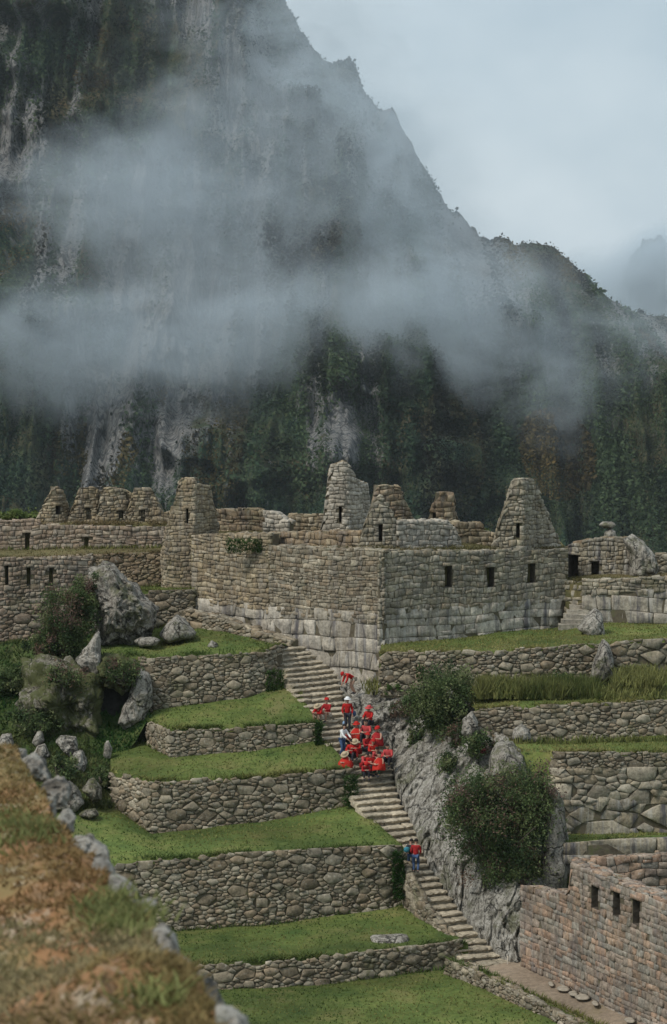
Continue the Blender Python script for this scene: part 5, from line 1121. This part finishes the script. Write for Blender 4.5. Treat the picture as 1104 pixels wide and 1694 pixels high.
# ------------------------------------------------------------------ mist drifting across the mountain, and the hazy air
def mist(B, seed, dens, front=30, thick=20, sc=(.026, .026, .044), base=None, soft=1.0):
    """one drifting bank: (px, py, radius x, radius y, strength) lumps of vapour close in front of the face"""
    L_ = []
    for (x, y, a, b, s) in B:
        D = (700 + (900 - y) * .22 - front) if base is None else base; k = D / F; L_.append((P(x, y, D), np.array([a * k, thick, b * k]), s))
    t = NT('mist_vapour'); g = t.new('ShaderNodeNewGeometry').outputs['Position']
    mp_ = t.new('ShaderNodeMapping'); mp_.inputs['Scale'].default_value = sc; mp_.inputs['Location'].default_value = (seed * 3.7, seed * 1.3, seed * 2.1); mp_.inputs['Rotation'].default_value = (0, math.radians(24), 0); t.ln(g, mp_.inputs[0])
    n = t.noise(mp_.outputs[0], 1.0, 5, .62, 1.2)
    acc = None
    for c, r, s in L_:
        m = t.new('ShaderNodeMapping'); m.vector_type = 'TEXTURE'; m.inputs['Location'].default_value = tuple(c); m.inputs['Scale'].default_value = tuple(r); t.ln(g, m.inputs[0])
        l = t.new('ShaderNodeVectorMath'); l.operation = 'LENGTH'; t.ln(m.outputs[0], l.inputs[0])
        q = t.math('SUBTRACT', 1.0, l.outputs['Value'], True); q = t.math('MULTIPLY', q, s)
        acc = q if acc is None else t.math('ADD', acc, q)
    # the vapour thins where the noise is low and breaks up towards the bank's rim
    n2 = t.noise(mp_.outputs[0], 3.3, 3, .6)
    e = t.math('SUBTRACT', t.math('ADD', t.math('ADD', t.math('MULTIPLY', n, 2.3), t.math('MULTIPLY', n2, 1.25)), t.math('MULTIPLY', acc, soft)), 1.53 + soft * .42, True)
    d = t.math('MULTIPLY', t.math('MULTIPLY', e, t.math('MINIMUM', t.math('MULTIPLY', acc, 1.6), 1.0)), dens)
    v = t.new('ShaderNodeVolumePrincipled'); v.inputs['Color'].default_value = (.80, .885, .95, 1); v.inputs['Anisotropy'].default_value = .1
    t.ln(d, v.inputs['Density']); t.ln(v.outputs[0], t.out.inputs['Volume'])
    lo = np.min([c - r for c, r, s in L_], 0); hi = np.max([c + r for c, r, s in L_], 0)
    V = np.array([[x, y, z] for x in (lo[0], hi[0]) for y in (lo[1], hi[1]) for z in (lo[2], hi[2])])
    o = mk('mist', V, [(0, 1, 3, 2), (4, 6, 7, 5), (0, 4, 5, 1), (2, 3, 7, 6), (0, 2, 6, 4), (1, 5, 7, 3)], t.m, smooth=False); tag(o, kind='stuff')
mist([(450, 150, 330, 290, 1.0), (610, 240, 250, 280, 1.0), (540, 30, 200, 200, .9), (320, 320, 330, 220, .85), (130, 340, 260, 170, .7), (680, 400, 240, 220, .8), (430, 440, 420, 220, .7)], 1, .045, soft=1.25, sc=(.026, .026, .040))
mist([(-20, 570, 320, 190, 1.1), (260, 590, 400, 160, .9), (480, 540, 360, 160, .9), (700, 550, 300, 200, .9), (870, 600, 240, 190, .75)], 2, .042, soft=1.2, sc=(.026, .026, .044))
mist([(930, 650, 220, 220, .85), (1080, 560, 240, 190, .9), (840, 450, 240, 160, .6)], 3, .036, soft=1.2)
mist([(450, 330, 640, 430, 1.0), (350, 520, 700, 260, .9), (850, 520, 350, 250, .6)], 5, .020, front=45, thick=30, sc=(.010, .010, .016), soft=1.9)
mist([(1050, 560, 280, 190, 1.2), (1150, 430, 150, 110, .7)], 4, .10, thick=60, base=1250, sc=(.012, .012, .02), soft=1.4)
def haze():
    t = NT('haze_air'); v = t.new('ShaderNodeVolumePrincipled'); v.inputs['Color'].default_value = (.80, .88, .95, 1); v.inputs['Density'].default_value = .00006
    t.ln(v.outputs[0], t.out.inputs['Volume'])
    lo, hi = (-1500, -70, CAMZ - 90), (1500, 2100, CAMZ + 420)
    V = np.array([[x, y, z] for x in (lo[0], hi[0]) for y in (lo[1], hi[1]) for z in (lo[2], hi[2])], float)
    o = mk('haze', V, [(0, 1, 3, 2), (4, 6, 7, 5), (0, 4, 5, 1), (2, 3, 7, 6), (0, 2, 6, 4), (1, 5, 7, 3)], t.m, smooth=False); tag(o, kind='stuff')
haze()
